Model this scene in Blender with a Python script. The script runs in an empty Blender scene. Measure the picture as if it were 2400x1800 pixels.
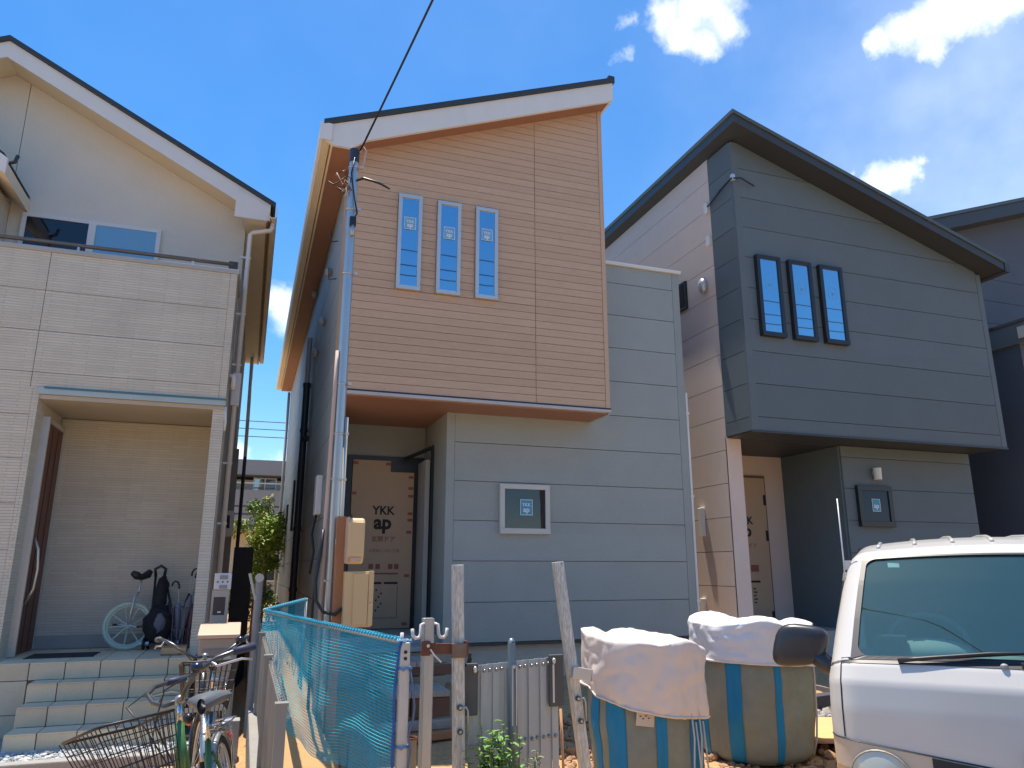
import bpy, bmesh, math, random
from mathutils import Vector, Matrix, noise
R = math.radians
rnd = random.Random(7)
SC = bpy.context.scene
COL = SC.collection

# ------------------------------------------------------------------ camera
cam = bpy.data.cameras.new('camera'); cam.sensor_width = 36; cam.sensor_fit = 'HORIZONTAL'
cam.lens = 26.18; cam.clip_start = .05; cam.clip_end = 2000
camo = bpy.data.objects.new('camera', cam); COL.objects.link(camo)
camo.location = (0, 0, 1.7)
camo.rotation_euler = (R(90 + 13.953), 0, R(-19.215))
SC.camera = camo

# ------------------------------------------------------------------ sky, sun, exposure
SUN_EL, SUN_AZ = 77.0, -14.0            # degrees; azimuth measured from +Y towards +X
w = bpy.data.worlds.new('World'); SC.world = w; w.use_nodes = True
nt = w.node_tree; nt.nodes.clear()
def N(t, **k):
    n = nt.nodes.new(t)
    for a, b in k.items(): setattr(n, a, b)
    return n
def ML(op, a, b=None, c=None):
    n = N('ShaderNodeMath', operation=op)
    for i, v in enumerate((a, b, c)):
        if v is None: continue
        if isinstance(v, (int, float)): n.inputs[i].default_value = v
        else: nt.links.new(v, n.inputs[i])
    return n.outputs[0]
sky = N('ShaderNodeTexSky', sky_type='NISHITA', sun_disc=False)
sky.sun_elevation = R(SUN_EL); sky.sun_rotation = R(SUN_AZ)
sky.altitude = 0; sky.air_density = 1.0; sky.dust_density = .35; sky.ozone_density = 3.0
tc = N('ShaderNodeTexCoord')
nz = N('ShaderNodeTexNoise'); nz.inputs['Scale'].default_value = 17; nz.inputs['Detail'].default_value = 7; nz.inputs['Roughness'].default_value = .6
nt.links.new(tc.outputs['Generated'], nz.inputs['Vector'])
warp = N('ShaderNodeVectorMath', operation='MULTIPLY_ADD')
nt.links.new(nz.outputs['Color'], warp.inputs[0]); warp.inputs[1].default_value = (.075,)*3
sub = N('ShaderNodeVectorMath', operation='ADD'); nt.links.new(tc.outputs['Generated'], sub.inputs[0]); sub.inputs[1].default_value = (-.0375,)*3
nt.links.new(sub.outputs[0], warp.inputs[2])
CL = [(.418,.647,.638,.036),(.451,.626,.636,.048),(.474,.619,.626,.045),(.442,.652,.616,.034),(.467,.646,.604,.032),
      (.386,.691,.612,.015),(.381,.668,.639,.013),
      (.622,.538,.569,.030),(.638,.515,.573,.040),(.655,.496,.570,.046),(.672,.476,.567,.046),(.668,.501,.55,.030),(.69,.452,.565,.046),(.71,.43,.56,.04),
      (.674,.594,.44,.036),(.685,.573,.45,.030),(.692,.557,.459,.020),(.66,.612,.43,.036),(.636,.621,.458,.018),
      (.03,.946,.318,.040),(.02,.941,.335,.03),(-.03,.985,.13,.035),(.03,.985,.12,.035),(.06,.99,.11,.03),
      # the same broken cumulus goes on round the rest of the sky
      (-.55,.5,.67,.09),(-.62,.45,.64,.07),(-.3,-.6,.74,.1),(-.22,-.64,.73,.08),(.5,-.6,.62,.1),(.58,-.55,.6,.08),
      (-.75,-.2,.62,.1),(-.7,-.3,.64,.08),(.85,.1,.52,.1),(.82,-.05,.56,.09),(.1,-.5,.86,.08)]
acc = None
for x, y, z, r in CL:
    d = N('ShaderNodeVectorMath', operation='DISTANCE'); nt.links.new(warp.outputs[0], d.inputs[0])
    v = Vector((x, y, z)).normalized(); d.inputs[1].default_value = v
    m = ML('MULTIPLY_ADD', d.outputs['Value'], -1 / (r*.92), 1.0)
    m = ML('MULTIPLY', m, min(1, r / .03))
    acc = m if acc is None else ML('SMOOTH_MAX', acc, m, .25)
mr = N('ShaderNodeMapRange', interpolation_type='SMOOTHSTEP'); nt.links.new(acc, mr.inputs[0])
mr.inputs[1].default_value = -.05; mr.inputs[2].default_value = .95
# thin high veil
nz2 = N('ShaderNodeTexNoise'); nz2.inputs['Scale'].default_value = 2.2; nz2.inputs['Detail'].default_value = 4
vmap = N('ShaderNodeMapping'); vmap.inputs['Location'].default_value = (2.3, .4, 1.1); nt.links.new(tc.outputs['Generated'], vmap.inputs[0]); nt.links.new(vmap.outputs[0], nz2.inputs['Vector'])
veil = N('ShaderNodeMapRange'); nt.links.new(nz2.outputs[0], veil.inputs[0])
veil.inputs[1].default_value = .42; veil.inputs[2].default_value = .80; veil.inputs[4].default_value = .05
hz = None                                  # broad thin cirrus, thickest towards the right of the houses and across the rest of the sky
for x, y, z, r, k in ((.82,.45,.40,.60,.36),(.60,.62,.62,.30,.10),(-.95,.25,.2,.5,.15)):
    d = N('ShaderNodeVectorMath', operation='DISTANCE'); nt.links.new(tc.outputs['Generated'], d.inputs[0]); d.inputs[1].default_value = Vector((x, y, z)).normalized()
    q = N('ShaderNodeMapRange', interpolation_type='SMOOTHERSTEP'); nt.links.new(d.outputs['Value'], q.inputs[0]); q.inputs[1].default_value = r; q.inputs[2].default_value = 0; q.inputs[4].default_value = k
    hz = q.outputs[0] if hz is None else ML('MAXIMUM', hz, q.outputs[0])
hz = ML('MULTIPLY', hz, ML('MULTIPLY_ADD', nz2.outputs[0], 1.0, .45))
mask = ML('MAXIMUM', mr.outputs[0], ML('ADD', veil.outputs[0], hz))
# soft grey modelling inside the clouds
nz3 = N('ShaderNodeTexNoise'); nz3.inputs['Scale'].default_value = 16; nz3.inputs['Detail'].default_value = 5
nt.links.new(tc.outputs['Generated'], nz3.inputs['Vector'])
cc = N('ShaderNodeMix', data_type='RGBA'); nt.links.new(nz3.outputs[0], cc.inputs[0])
cc.inputs[6].default_value = (3.2, 3.8, 5.2, 1); cc.inputs[7].default_value = (9.5, 9.6, 9.9, 1)
mixc = N('ShaderNodeMix', data_type='RGBA')
hsv = N('ShaderNodeHueSaturation'); hsv.inputs['Saturation'].default_value = 1.36; hsv.inputs['Value'].default_value = .97
nt.links.new(sky.outputs[0], hsv.inputs['Color'])
nt.links.new(mask, mixc.inputs[0]); nt.links.new(hsv.outputs[0], mixc.inputs[6]); nt.links.new(cc.outputs[2], mixc.inputs[7])
bg = N('ShaderNodeBackground'); bg.inputs['Strength'].default_value = .13
nt.links.new(mixc.outputs[2], bg.inputs['Color'])
nt.links.new(bg.outputs[0], N('ShaderNodeOutputWorld').inputs[0])

sl = bpy.data.lights.new('sun', 'SUN'); sl.energy = 4.2; sl.angle = R(.55); sl.color = (1, .90, .76)
so = bpy.data.objects.new('sun', sl); COL.objects.link(so)
sd = Vector((math.cos(R(SUN_EL)) * math.sin(R(SUN_AZ)), math.cos(R(SUN_EL)) * math.cos(R(SUN_AZ)), math.sin(R(SUN_EL))))
so.rotation_euler = sd.to_track_quat('Z', 'Y').to_euler(); so.location = sd * 40

vs = SC.view_settings; vs.view_transform = 'Standard'; vs.look = 'None'; vs.gamma = 1; vs.exposure = 0.72
vs.use_curve_mapping = False

# ------------------------------------------------------------------ materials
MATS = {}
def M(name, col, rough=.6, metal=0., var=.10, scale=3.0, bump=0., bscale=80., spec=.5, stretch=(1,1,1), fine=.0, trans=0., dirt=0., dirtcol=(.12,.09,.06), coat=0., sheen=0., alpha=1., ior=None, rand=0.):
    if name in MATS: return MATS[name]
    m = bpy.data.materials.new(name); m.use_nodes = True; t = m.node_tree; b = t.nodes['Principled BSDF']
    def n(ty, **k):
        x = t.nodes.new(ty)
        for a, c in k.items(): setattr(x, a, c)
        return x
    L = t.links.new
    tcn = n('ShaderNodeTexCoord'); mp = n('ShaderNodeMapping'); mp.inputs['Scale'].default_value = stretch
    L(tcn.outputs['Object'], mp.inputs[0])
    n1 = n('ShaderNodeTexNoise'); n1.inputs['Scale'].default_value = scale; n1.inputs['Detail'].default_value = 6; n1.inputs['Roughness'].default_value = .62
    L(mp.outputs[0], n1.inputs['Vector'])
    mx = n('ShaderNodeMix', data_type='RGBA')
    mx.inputs[6].default_value = tuple(c * (1 - var * 1.6) for c in col) + (1,)
    mx.inputs[7].default_value = tuple(min(.95, c * (1 + var * 1.6)) for c in col) + (1,)
    L(n1.outputs[0], mx.inputs[0]); out = mx.outputs[2]
    if fine:
        n2 = n('ShaderNodeTexNoise'); n2.inputs['Scale'].default_value = bscale; n2.inputs['Detail'].default_value = 2
        L(mp.outputs[0], n2.inputs['Vector'])
        m2 = n('ShaderNodeMix', data_type='RGBA', blend_type='MULTIPLY'); m2.inputs[0].default_value = 1
        r2 = n('ShaderNodeMapRange'); L(n2.outputs[0], r2.inputs[0]); r2.inputs[1].default_value = .3; r2.inputs[2].default_value = .7; r2.inputs[3].default_value = 1 - fine; r2.inputs[4].default_value = 1 + fine
        L(out, m2.inputs[6]); L(r2.outputs[0], m2.inputs[7]); out = m2.outputs[2]
    if dirt:
        n4 = n('ShaderNodeTexNoise'); n4.inputs['Scale'].default_value = 4; n4.inputs['Detail'].default_value = 8; n4.inputs['Roughness'].default_value = .7
        mp4 = n('ShaderNodeMapping'); mp4.inputs['Scale'].default_value = (1.6, 1.6, .5) if name != 'speckled_white_steel' else (22, 22, 2.2); mp4.inputs['Location'].default_value = (3.1, 7.7, 1.3)
        L(tcn.outputs['Object'], mp4.inputs[0]); L(mp4.outputs[0], n4.inputs['Vector'])
        r4 = n('ShaderNodeMapRange', interpolation_type='SMOOTHSTEP'); L(n4.outputs[0], r4.inputs[0]); r4.inputs[1].default_value = .5; r4.inputs[2].default_value = .75; r4.inputs[4].default_value = dirt
        m4 = n('ShaderNodeMix', data_type='RGBA'); L(r4.outputs[0], m4.inputs[0]); L(out, m4.inputs[6]); m4.inputs[7].default_value = tuple(dirtcol) + (1,)
        out = m4.outputs[2]
    if rand:      # every board or panel a slightly different tone, as cut from different sheets
        oi = n('ShaderNodeObjectInfo'); r5 = n('ShaderNodeMapRange'); L(oi.outputs['Random'], r5.inputs[0]); r5.inputs[3].default_value = 1 - rand; r5.inputs[4].default_value = 1 + rand
        m5 = n('ShaderNodeMix', data_type='RGBA', blend_type='MULTIPLY'); m5.inputs[0].default_value = 1; L(out, m5.inputs[6]); L(r5.outputs[0], m5.inputs[7]); out = m5.outputs[2]
    L(out, b.inputs['Base Color'])
    b.inputs['Roughness'].default_value = rough; b.inputs['Metallic'].default_value = metal
    b.inputs['Specular IOR Level'].default_value = spec
    if ior: b.inputs['IOR'].default_value = ior
    if coat: b.inputs['Coat Weight'].default_value = coat; b.inputs['Coat Roughness'].default_value = .08
    if trans: b.inputs['Transmission Weight'].default_value = trans
    if alpha < 1: b.inputs['Alpha'].default_value = alpha
    if bump:
        n3 = n('ShaderNodeTexNoise'); n3.inputs['Scale'].default_value = bscale; n3.inputs['Detail'].default_value = 4
        L(mp.outputs[0], n3.inputs['Vector'])
        bp = n('ShaderNodeBump'); bp.inputs['Strength'].default_value = bump; bp.inputs['Distance'].default_value = .01
        L(n3.outputs[0], bp.inputs['Height']); L(bp.outputs[0], b.inputs['Normal'])
    MATS[name] = m
    return m

def ribbed(name, col, rib=.030, brickw=.42):
    """cream siding embossed with thin split-stone ribs (fine relief only)"""
    m = M(name, col, rough=.85, var=.10, scale=2.2, fine=.06, bscale=140, dirt=.10, dirtcol=(.30,.27,.21)); t = m.node_tree; b = t.nodes['Principled BSDF']; L = t.links.new
    tcn = t.nodes['Texture Coordinate']
    sx = t.nodes.new('ShaderNodeSeparateXYZ'); L(tcn.outputs['Object'], sx.inputs[0])
    ad = t.nodes.new('ShaderNodeMath'); ad.operation = 'ADD'; L(sx.outputs[0], ad.inputs[0]); L(sx.outputs[1], ad.inputs[1])
    cx = t.nodes.new('ShaderNodeCombineXYZ'); L(ad.outputs[0], cx.inputs[0]); L(sx.outputs[2], cx.inputs[1])
    br = t.nodes.new('ShaderNodeTexBrick'); L(cx.outputs[0], br.inputs['Vector'])
    br.offset = .37; br.squash = 1; br.inputs['Scale'].default_value = 1
    br.inputs['Brick Width'].default_value = brickw; br.inputs['Row Height'].default_value = rib; br.inputs['Mortar Size'].default_value = .0035; br.inputs['Mortar Smooth'].default_value = .6
    br.inputs['Color1'].default_value = (.55,.55,.55,1); br.inputs['Color2'].default_value = (1,1,1,1); br.inputs['Mortar'].default_value = (0,0,0,1)
    bp = t.nodes.new('ShaderNodeBump'); bp.inputs['Strength'].default_value = .7; bp.inputs['Distance'].default_value = .008
    L(br.outputs['Color'], bp.inputs['Height']); L(bp.outputs[0], b.inputs['Normal'])
    # faint tone change from stick to stick, darker joints
    src = b.inputs['Base Color'].links[0].from_socket
    mm = t.nodes.new('ShaderNodeMix'); mm.data_type = 'RGBA'; mm.blend_type = 'MULTIPLY'; mm.inputs[0].default_value = .22
    L(src, mm.inputs[6]); L(br.outputs['Color'], mm.inputs[7]); L(mm.outputs[2], b.inputs['Base Color'])
    return m

def glassmat(name, tint=(.02,.03,.035), refl=.5, rcol=(.9,.95,1.0), through=0.0, tcol=(.6,.8,.8)):
    """coated window glass: mirror-like sheet over a dark room (through>0 lets one see in)"""
    if name in MATS: return MATS[name]
    m = bpy.data.materials.new(name); m.use_nodes = True; t = m.node_tree; t.nodes.clear(); L = t.links.new
    o = t.nodes.new('ShaderNodeOutputMaterial'); g = t.nodes.new('ShaderNodeBsdfGlossy'); g.inputs['Roughness'].default_value = .015; g.inputs['Color'].default_value = rcol + (1,)
    d = t.nodes.new('ShaderNodeBsdfDiffuse'); d.inputs['Color'].default_value = tint + (1,)
    base = d.outputs[0]
    if through:
        tr = t.nodes.new('ShaderNodeBsdfTransparent'); tr.inputs['Color'].default_value = tcol + (1,)
        mx0 = t.nodes.new('ShaderNodeMixShader'); mx0.inputs[0].default_value = through; L(d.outputs[0], mx0.inputs[1]); L(tr.outputs[0], mx0.inputs[2]); base = mx0.outputs[0]
    fr = t.nodes.new('ShaderNodeLayerWeight'); fr.inputs['Blend'].default_value = .08
    mr_ = t.nodes.new('ShaderNodeMapRange'); L(fr.outputs['Fresnel'], mr_.inputs[0]); mr_.inputs[3].default_value = refl; mr_.inputs[4].default_value = 1
    nzz = t.nodes.new('ShaderNodeTexNoise'); nzz.inputs['Scale'].default_value = 1.3
    bp = t.nodes.new('ShaderNodeBump'); bp.inputs['Strength'].default_value = .03; bp.inputs['Distance'].default_value = .01; L(nzz.outputs[0], bp.inputs['Height']); L(bp.outputs[0], g.inputs['Normal'])
    mx = t.nodes.new('ShaderNodeMixShader'); L(mr_.outputs[0], mx.inputs[0]); L(base, mx.inputs[1]); L(g.outputs[0], mx.inputs[2]); L(mx.outputs[0], o.inputs[0])
    MATS[name] = m; return m

grey_sid = M('grey_siding', (.32,.352,.332), .55, rand=.05, var=.07, scale=2, bump=.25, bscale=120, fine=.10, dirt=.06, dirtcol=(.3,.3,.27))
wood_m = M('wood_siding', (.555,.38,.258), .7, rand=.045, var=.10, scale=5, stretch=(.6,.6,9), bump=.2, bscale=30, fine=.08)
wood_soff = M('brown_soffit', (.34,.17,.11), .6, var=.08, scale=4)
white_trim = M('white_trim', (.74,.73,.70), .45, var=.04, dirt=.05)
cream_trim = M('cream_trim', (.80,.70,.52), .5, var=.04, dirt=.07)  # lightened and warmed: bounce from sunlit ground under the eaves is in the colour
roof_dark = M('roof_metal', (.05,.058,.06), .45, var=.08, metal=.2)
alu = M('aluminium', (.62,.62,.60), .38, metal=.55, var=.04)
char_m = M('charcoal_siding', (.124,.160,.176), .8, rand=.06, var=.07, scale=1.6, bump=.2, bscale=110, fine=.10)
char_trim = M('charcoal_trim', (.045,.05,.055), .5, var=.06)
black_m = M('black_plastic', (.018,.02,.023), .4, var=.1)
black_fr = M('black_frame', (.022,.024,.028), .35, var=.1)
cream_l = ribbed('cream_rib_siding', (.68,.635,.52))
cream_pl = M('cream_plaster', (.70,.65,.56), .85, var=.05, scale=2, bump=.15, bscale=150, fine=.05)
cream_r = M('pale_siding', (.70,.575,.50), .8, rand=.04, var=.05, scale=2, bump=.2, bscale=120, fine=.05)
found_m = M('foundation_concrete', (.46,.43,.37), .9, var=.10, scale=4, bump=.4, bscale=60, dirt=.25, dirtcol=(.25,.2,.14))
galv = M('galvanised_steel', (.46,.48,.48), .42, metal=.7, var=.14, scale=9, stretch=(3,3,.6), dirt=.18, dirtcol=(.30,.28,.25))
galv_w = M('painted_steel', (.60,.60,.56), .5, metal=.25, var=.12, scale=7, stretch=(3,3,.7), dirt=.45, dirtcol=(.22,.19,.16))
rust = M('rusted_iron', (.16,.065,.04), .85, var=.35, scale=14, bump=.6, bscale=60, dirt=.4, dirtcol=(.28,.14,.07))
conc = M('grey_concrete', (.34,.33,.31), .9, var=.14, scale=5, bump=.4, bscale=50, dirt=.2)
tile_m = M('step_tile', (.70,.60,.42), .85, rand=.07, var=.08, scale=5, fine=.05, bscale=90, dirt=.10, dirtcol=(.28,.23,.16))
grout = M('grout', (.16,.13,.10), .9)
wall_glass = glassmat('window_glass', refl=.66, rcol=(.62,.84,.97))
dark_glass = glassmat('dark_window_glass', tint=(.02,.018,.024), refl=.06)
curtain_glass = glassmat('curtain_window_glass', tint=(.16,.24,.25), refl=.28)
stick_b = M('sticker_blue', (.05,.30,.45), .5, var=.02)
stick_w = M('sticker_white', (.75,.80,.82), .5, var=.02)
card = M('cardboard_sheet', (.52,.38,.25), .8, var=.06, scale=3, dirt=.08)
ink = M('black_ink', (.02,.018,.018), .7, var=.02)
inkr = M('red_brown_ink', (.28,.10,.07), .7, var=.05)

# ------------------------------------------------------------------ mesh builder
OFF = {}
class B:
    def __init__(s): s.v = []; s.f = []
    def add(s, vs, fs):
        o = len(s.v); s.v += [tuple(p) for p in vs]; s.f += [tuple(i + o for i in f) for f in fs]; return s
    def box(s, x0, x1, y0, y1, z0, z1):
        return s.add([(x0,y0,z0),(x1,y0,z0),(x1,y1,z0),(x0,y1,z0),(x0,y0,z1),(x1,y0,z1),(x1,y1,z1),(x0,y1,z1)],
                     [(0,3,2,1),(4,5,6,7),(0,1,5,4),(1,2,6,5),(2,3,7,6),(3,0,4,7)])
    def cbox(s, c, size, mat=None):
        h = [k / 2 for k in size]; vs = []
        for dz in (-1, 1):
            for dx, dy in ((-1,-1),(1,-1),(1,1),(-1,1)):
                p = Vector((dx*h[0], dy*h[1], dz*h[2])); p = (mat @ p if mat else p) + Vector(c); vs.append(p)
        return s.add(vs, [(0,3,2,1),(4,5,6,7),(0,1,5,4),(1,2,6,5),(2,3,7,6),(3,0,4,7)])
    def beam(s, a, b, wdt, hgt, up=(0,0,1)):
        a, b = Vector(a), Vector(b); d = (b - a).normalized(); u = Vector(up)
        if abs(d.dot(u)) > .99: u = Vector((0,1,0))
        x = d.cross(u).normalized(); z = x.cross(d)
        vs = [p + x*sx*wdt/2 + z*sz*hgt/2 for p in (a, b) for sx, sz in ((-1,-1),(1,-1),(1,1),(-1,1))]
        return s.add(vs, [(3,2,1,0),(4,5,6,7),(0,1,5,4),(1,2,6,5),(2,3,7,6),(3,0,4,7)])
    def prism(s, poly, y0, y1):          # polygon in XZ extruded along Y
        n = len(poly); vs = [(x, y0, z) for x, z in poly] + [(x, y1, z) for x, z in poly]
        return s.add(vs, [tuple(range(n)), tuple(range(2*n-1, n-1, -1))] + [(i, i+n, (i+1) % n + n, (i+1) % n) for i in range(n)])
    def prismx(s, poly, x0, x1):         # polygon in YZ extruded along X
        n = len(poly); vs = [(x0, y, z) for y, z in poly] + [(x1, y, z) for y, z in poly]
        return s.add(vs, [tuple(range(n)), tuple(range(2*n-1, n-1, -1))] + [(i, i+n, (i+1) % n + n, (i+1) % n) for i in range(n)])
    def tube(s, pts, r, n=8, cap=True):
        pts = [Vector(p) for p in pts]; rs = r if isinstance(r, (list, tuple)) else [r]*len(pts)
        o = len(s.v); prev = None
        for i, p in enumerate(pts):
            d = (pts[min(i+1, len(pts)-1)] - pts[max(i-1, 0)])
            if d.length < 1e-9: d = Vector((0,0,1))
            d.normalize()
            if prev is None:
                u = Vector((0,0,1)) if abs(d.z) < .9 else Vector((1,0,0))
                x = d.cross(u).normalized()
            else:
                x = (prev - d*prev.dot(d)); x = x.normalized() if x.length > 1e-6 else d.orthogonal().normalized()
            prev = x; y = d.cross(x)
            for k in range(n):
                a = 2*math.pi*k/n; s.v.append(tuple(p + (x*math.cos(a) + y*math.sin(a))*rs[i]))
        for i in range(len(pts)-1):
            for k in range(n):
                s.f.append((o+i*n+k, o+i*n+(k+1) % n, o+(i+1)*n+(k+1) % n, o+(i+1)*n+k))
        if cap:
            s.f.append(tuple(o+k for k in range(n-1, -1, -1))); s.f.append(tuple(o+(len(pts)-1)*n+k for k in range(n)))
        return s
    def ell(s, c, r, nu=12, nv=8, mat=None):
        vs = []; c = Vector(c)
        for j in range(nv+1):
            t = math.pi*j/nv
            for i in range(nu):
                a = 2*math.pi*i/nu; p = Vector((r[0]*math.sin(t)*math.cos(a), r[1]*math.sin(t)*math.sin(a), r[2]*math.cos(t)))
                vs.append((mat @ p if mat else p) + c)
        return s.add(vs, [(j*nu+i, j*nu+(i+1) % nu, (j+1)*nu+(i+1) % nu, (j+1)*nu+i) for j in range(nv) for i in range(nu)])
    def grid(s, P):
        o = len(s.v); h = len(P); wd = len(P[0])
        for row in P: s.v += [tuple(p) for p in row]
        s.f += [(o+j*wd+i, o+j*wd+i+1, o+(j+1)*wd+i+1, o+(j+1)*wd+i) for j in range(h-1) for i in range(wd-1)]
        return s
    def mesh(s, name, off=(0,0,0), smooth=False, fixn=True):
        me = bpy.data.meshes.new(name)
        me.from_pydata([(a-off[0], b-off[1], c-off[2]) for a, b, c in s.v], [], s.f); me.validate()
        if fixn:
            bm = bmesh.new(); bm.from_mesh(me); bmesh.ops.recalc_face_normals(bm, faces=bm.faces); bm.to_mesh(me); bm.free()
        if smooth:
            me.shade_smooth() if hasattr(me, 'shade_smooth') else None
        return me
    def build(s, name, mat, parent=None, smooth=False, bevel=0, fixn=True, auto=None):
        off = OFF.get(parent.name, (0,0,0)) if parent else (0,0,0)
        me = s.mesh(name, off, smooth, fixn); me.materials.append(mat)
        o = bpy.data.objects.new(name, me); COL.objects.link(o)
        if parent: o.parent = parent
        OFF[o.name] = off
        if smooth and auto:
            for p in me.polygons: p.use_smooth = True
            me.set_sharp_from_angle(angle=R(auto))
        if bevel:
            bv = o.modifiers.new('bevel', 'BEVEL'); bv.width = bevel; bv.segments = 2; bv.limit_method = 'ANGLE'; bv.angle_limit = R(40)
        return o
def thing(name, label, cat, loc=(0,0,0), rz=0, group=None, world=True):
    o = bpy.data.objects.new(name, None); COL.objects.link(o); o.location = loc; o.rotation_euler = (0,0,rz); o.empty_display_size = .1
    o['label'] = label; o['category'] = cat
    if group: o['group'] = group
    OFF[o.name] = tuple(loc) if world else (0,0,0)
    return o
def tag(o, label, cat, group=None):
    o['label'] = label; o['category'] = cat
    if group: o['group'] = group
    return o
def struct(o, kind='structure'): o['kind'] = kind; return o
def cut(poly, a, b, c):                  # keep the side a*x+b*z<=c of an XZ polygon
    out = []
    for i, p in enumerate(poly):
        q = poly[(i+1) % len(poly)]; fp = a*p[0]+b*p[1]-c; fq = a*q[0]+b*q[1]-c
        if fp <= 0: out.append(p)
        if fp*fq < 0:
            t = fp/(fp-fq); out.append((p[0]+(q[0]-p[0])*t, p[1]+(q[1]-p[1])*t))
    return out
def area(poly):
    return abs(sum(poly[i][0]*poly[(i+1) % len(poly)][1]-poly[(i+1) % len(poly)][0]*poly[i][1] for i in range(len(poly))))/2
def text(body, name, mat, loc, size, parent, rot=(R(90),0,0), ext=.0015, bold=0., align='CENTER', sx=1.):
    cu = bpy.data.curves.new(name, 'FONT'); cu.body = body; cu.size = size; cu.extrude = ext; cu.offset = bold; cu.align_x = align; cu.resolution_u = 3
    t = bpy.data.objects.new('tmp', cu); COL.objects.link(t); bpy.context.view_layer.update()
    me = bpy.data.meshes.new_from_object(t.evaluated_get(bpy.context.evaluated_depsgraph_get()))
    COL.objects.unlink(t); bpy.data.objects.remove(t)
    me.materials.clear(); me.materials.append(mat); me.name = name
    o = bpy.data.objects.new(name, me); COL.objects.link(o); o.parent = parent; off = OFF.get(parent.name, (0,0,0))
    o.location = (loc[0]-off[0], loc[1]-off[1], loc[2]-off[2]); o.rotation_euler = rot; o.scale = (sx, 1, 1)
    return o
def sag(a, b, dip, n=14):
    a, b = Vector(a), Vector(b); return [a.lerp(b, i/n) - Vector((0,0,dip*4*(i/n)*(1-i/n))) for i in range(n+1)]
def rects_minus(x0, x1, z0, z1, holes):
    """split the rectangle into rectangles that leave the holes free"""
    out = [(x0, x1, z0, z1)]
    for h in holes:
        nx = []
        for r in out:
            a, b, c, d = r
            if h[0] >= b or h[1] <= a or h[2] >= d or h[3] <= c: nx.append(r); continue
            if h[2] > c: nx.append((a, b, c, h[2]))
            if h[3] < d: nx.append((a, b, h[3], d))
            zz0, zz1 = max(c, h[2]), min(d, h[3])
            if h[0] > a: nx.append((a, h[0], zz0, zz1))
            if h[1] < b: nx.append((h[1], b, zz0, zz1))
        out = nx
    return out
def window(parent, x0, x1, z0, z1, y, fm, gm, fw=.045, proud=.05, mull=None, rec=.02):
    """a framed window in a wall facing -Y"""
    f = B()
    f.box(x0, x1, y-proud, y+.03, z1-fw, z1); f.box(x0, x1, y-proud-.008, y+.03, z0, z0+fw*1.1)
    f.box(x0, x0+fw, y-proud+.002, y+.03, z0+fw*1.1, z1-fw); f.box(x1-fw, x1, y-proud+.002, y+.03, z0+fw*1.1, z1-fw)
    if mull: f.box(mull-fw*.55, mull+fw*.55, y-proud+.006, y+.03, z0+fw*1.1, z1-fw)
    wn = f.build('window', fm, parent, bevel=.003)
    g = B()
    if mull:
        B().box(x0+fw, mull-fw*.55, y-proud+rec, y-proud+rec+.006, z0+fw, z1-fw).build('pane', gm, wn)
        B().box(mull+fw*.55, x1-fw, y-proud+rec+.006, y-proud+rec+.012, z0+fw, z1-fw).build('pane', gm, wn)
    else:
        B().box(x0+fw, x1-fw, y-proud+rec, y-proud+rec+.006, z0+fw, z1-fw).build('pane', gm, wn)
    return wn

# ------------------------------------------------------------------ ground
def gz(x, y):
    z = .04*min(max(y, -4), 6.0)
    t = min(max((y-6.6)/2.0, 0), 1); t = t*t*(3-2*t)
    up = .26 if x > .2 else 0.0
    if x < .2: z = min(z, .13)
    k = min(max((x-.15)/.12, 0), 1)
    return z + (.26*t)*k
def ground_sheet():
    xs = [-600,-120,-40,-14,-8] + [-5+.25*i for i in range(22)] + [.26+.01, .30] + [.55+.35*i for i in range(44)] + [22,40,120,600]
    ys = [-600,-120,-30,-8,-4] + [-2+.35*i for i in range(38)] + [14,20,30,60,150,600]
    P = []
    for y in ys:
        row = []
        for x in xs:
            h = gz(x, y) if y < 40 else .5
            if -5 < x < 16 and 2.6 < y < 12 and x > .3: h += .035*noise.noise(Vector((x*1.3, y*1.3, 0))) + .018*noise.noise(Vector((x*4, y*4, 3)))
            row.append((x, y, h))
        P.append(row)
    m = M('dry_soil', (.47,.29,.135), .95, var=.22, scale=2.2, bump=.9, bscale=26, fine=.16, dirt=.35, dirtcol=(.36,.25,.16))
    struct(B().grid(P).build('ground', m, smooth=True))
ground_sheet()
asph = M('asphalt', (.12,.118,.112), .9, var=.2, scale=6, bump=.6, bscale=120, fine=.25)
struct(B().grid([[(x, y, .04*y+.008) for x in (-40,-5,0,5,40)] for y in (-4,-2,0,2.2)]).build('road', asph))
# left lot: concrete apron, kerb, gravel strip
apron = M('pale_concrete', (.52,.40,.26), .9, var=.10, scale=3, bump=.4, bscale=70, fine=.1, dirt=.2, dirtcol=(.3,.25,.18))
struct(B().grid([[(x, y, .10+.002*(y-2.2)) for x in (-6,-3,-1,.0)] for y in (2.2,4,6,7.25)]).build('driveway', apron))
struct(B().box(-6,.06,7.25,7.37,.02,.225).build('kerb', conc, bevel=.012))

# ------------------------------------------------------------------ centre house
def roofz(x): return 7.62 - .387*(3.98-x)     # underside of the roof on the front wall
H = thing('timber_fronted_house', 'two storey house, wood plank upper storey over grey panel ground floor', 'house', (.79, 7.85, .45))
# inner masonry body
c = B()
c.box(2.15, 5.35, 8.44, 20, .86, 5.69)                                   # right block up to the roof terrace
c.box(.92, 2.15, 9.62, 20, .86, 3.53); c.box(.82, .93, 8.44, 20, .86, 3.53)
c.prism([(.82,3.56),(3.95,3.56),(3.95,roofz(3.95)),(.82,roofz(.82))], 7.88, 20)
c.build('wall', grey_sid, H)
B().box(.80, 5.36, 8.46, 19.9, .12, .86).build('foundation', found_m, H)
B().box(2.13, 5.39, 8.395, 8.44, .865, .895).build('base_flashing', char_trim, H)
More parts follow.
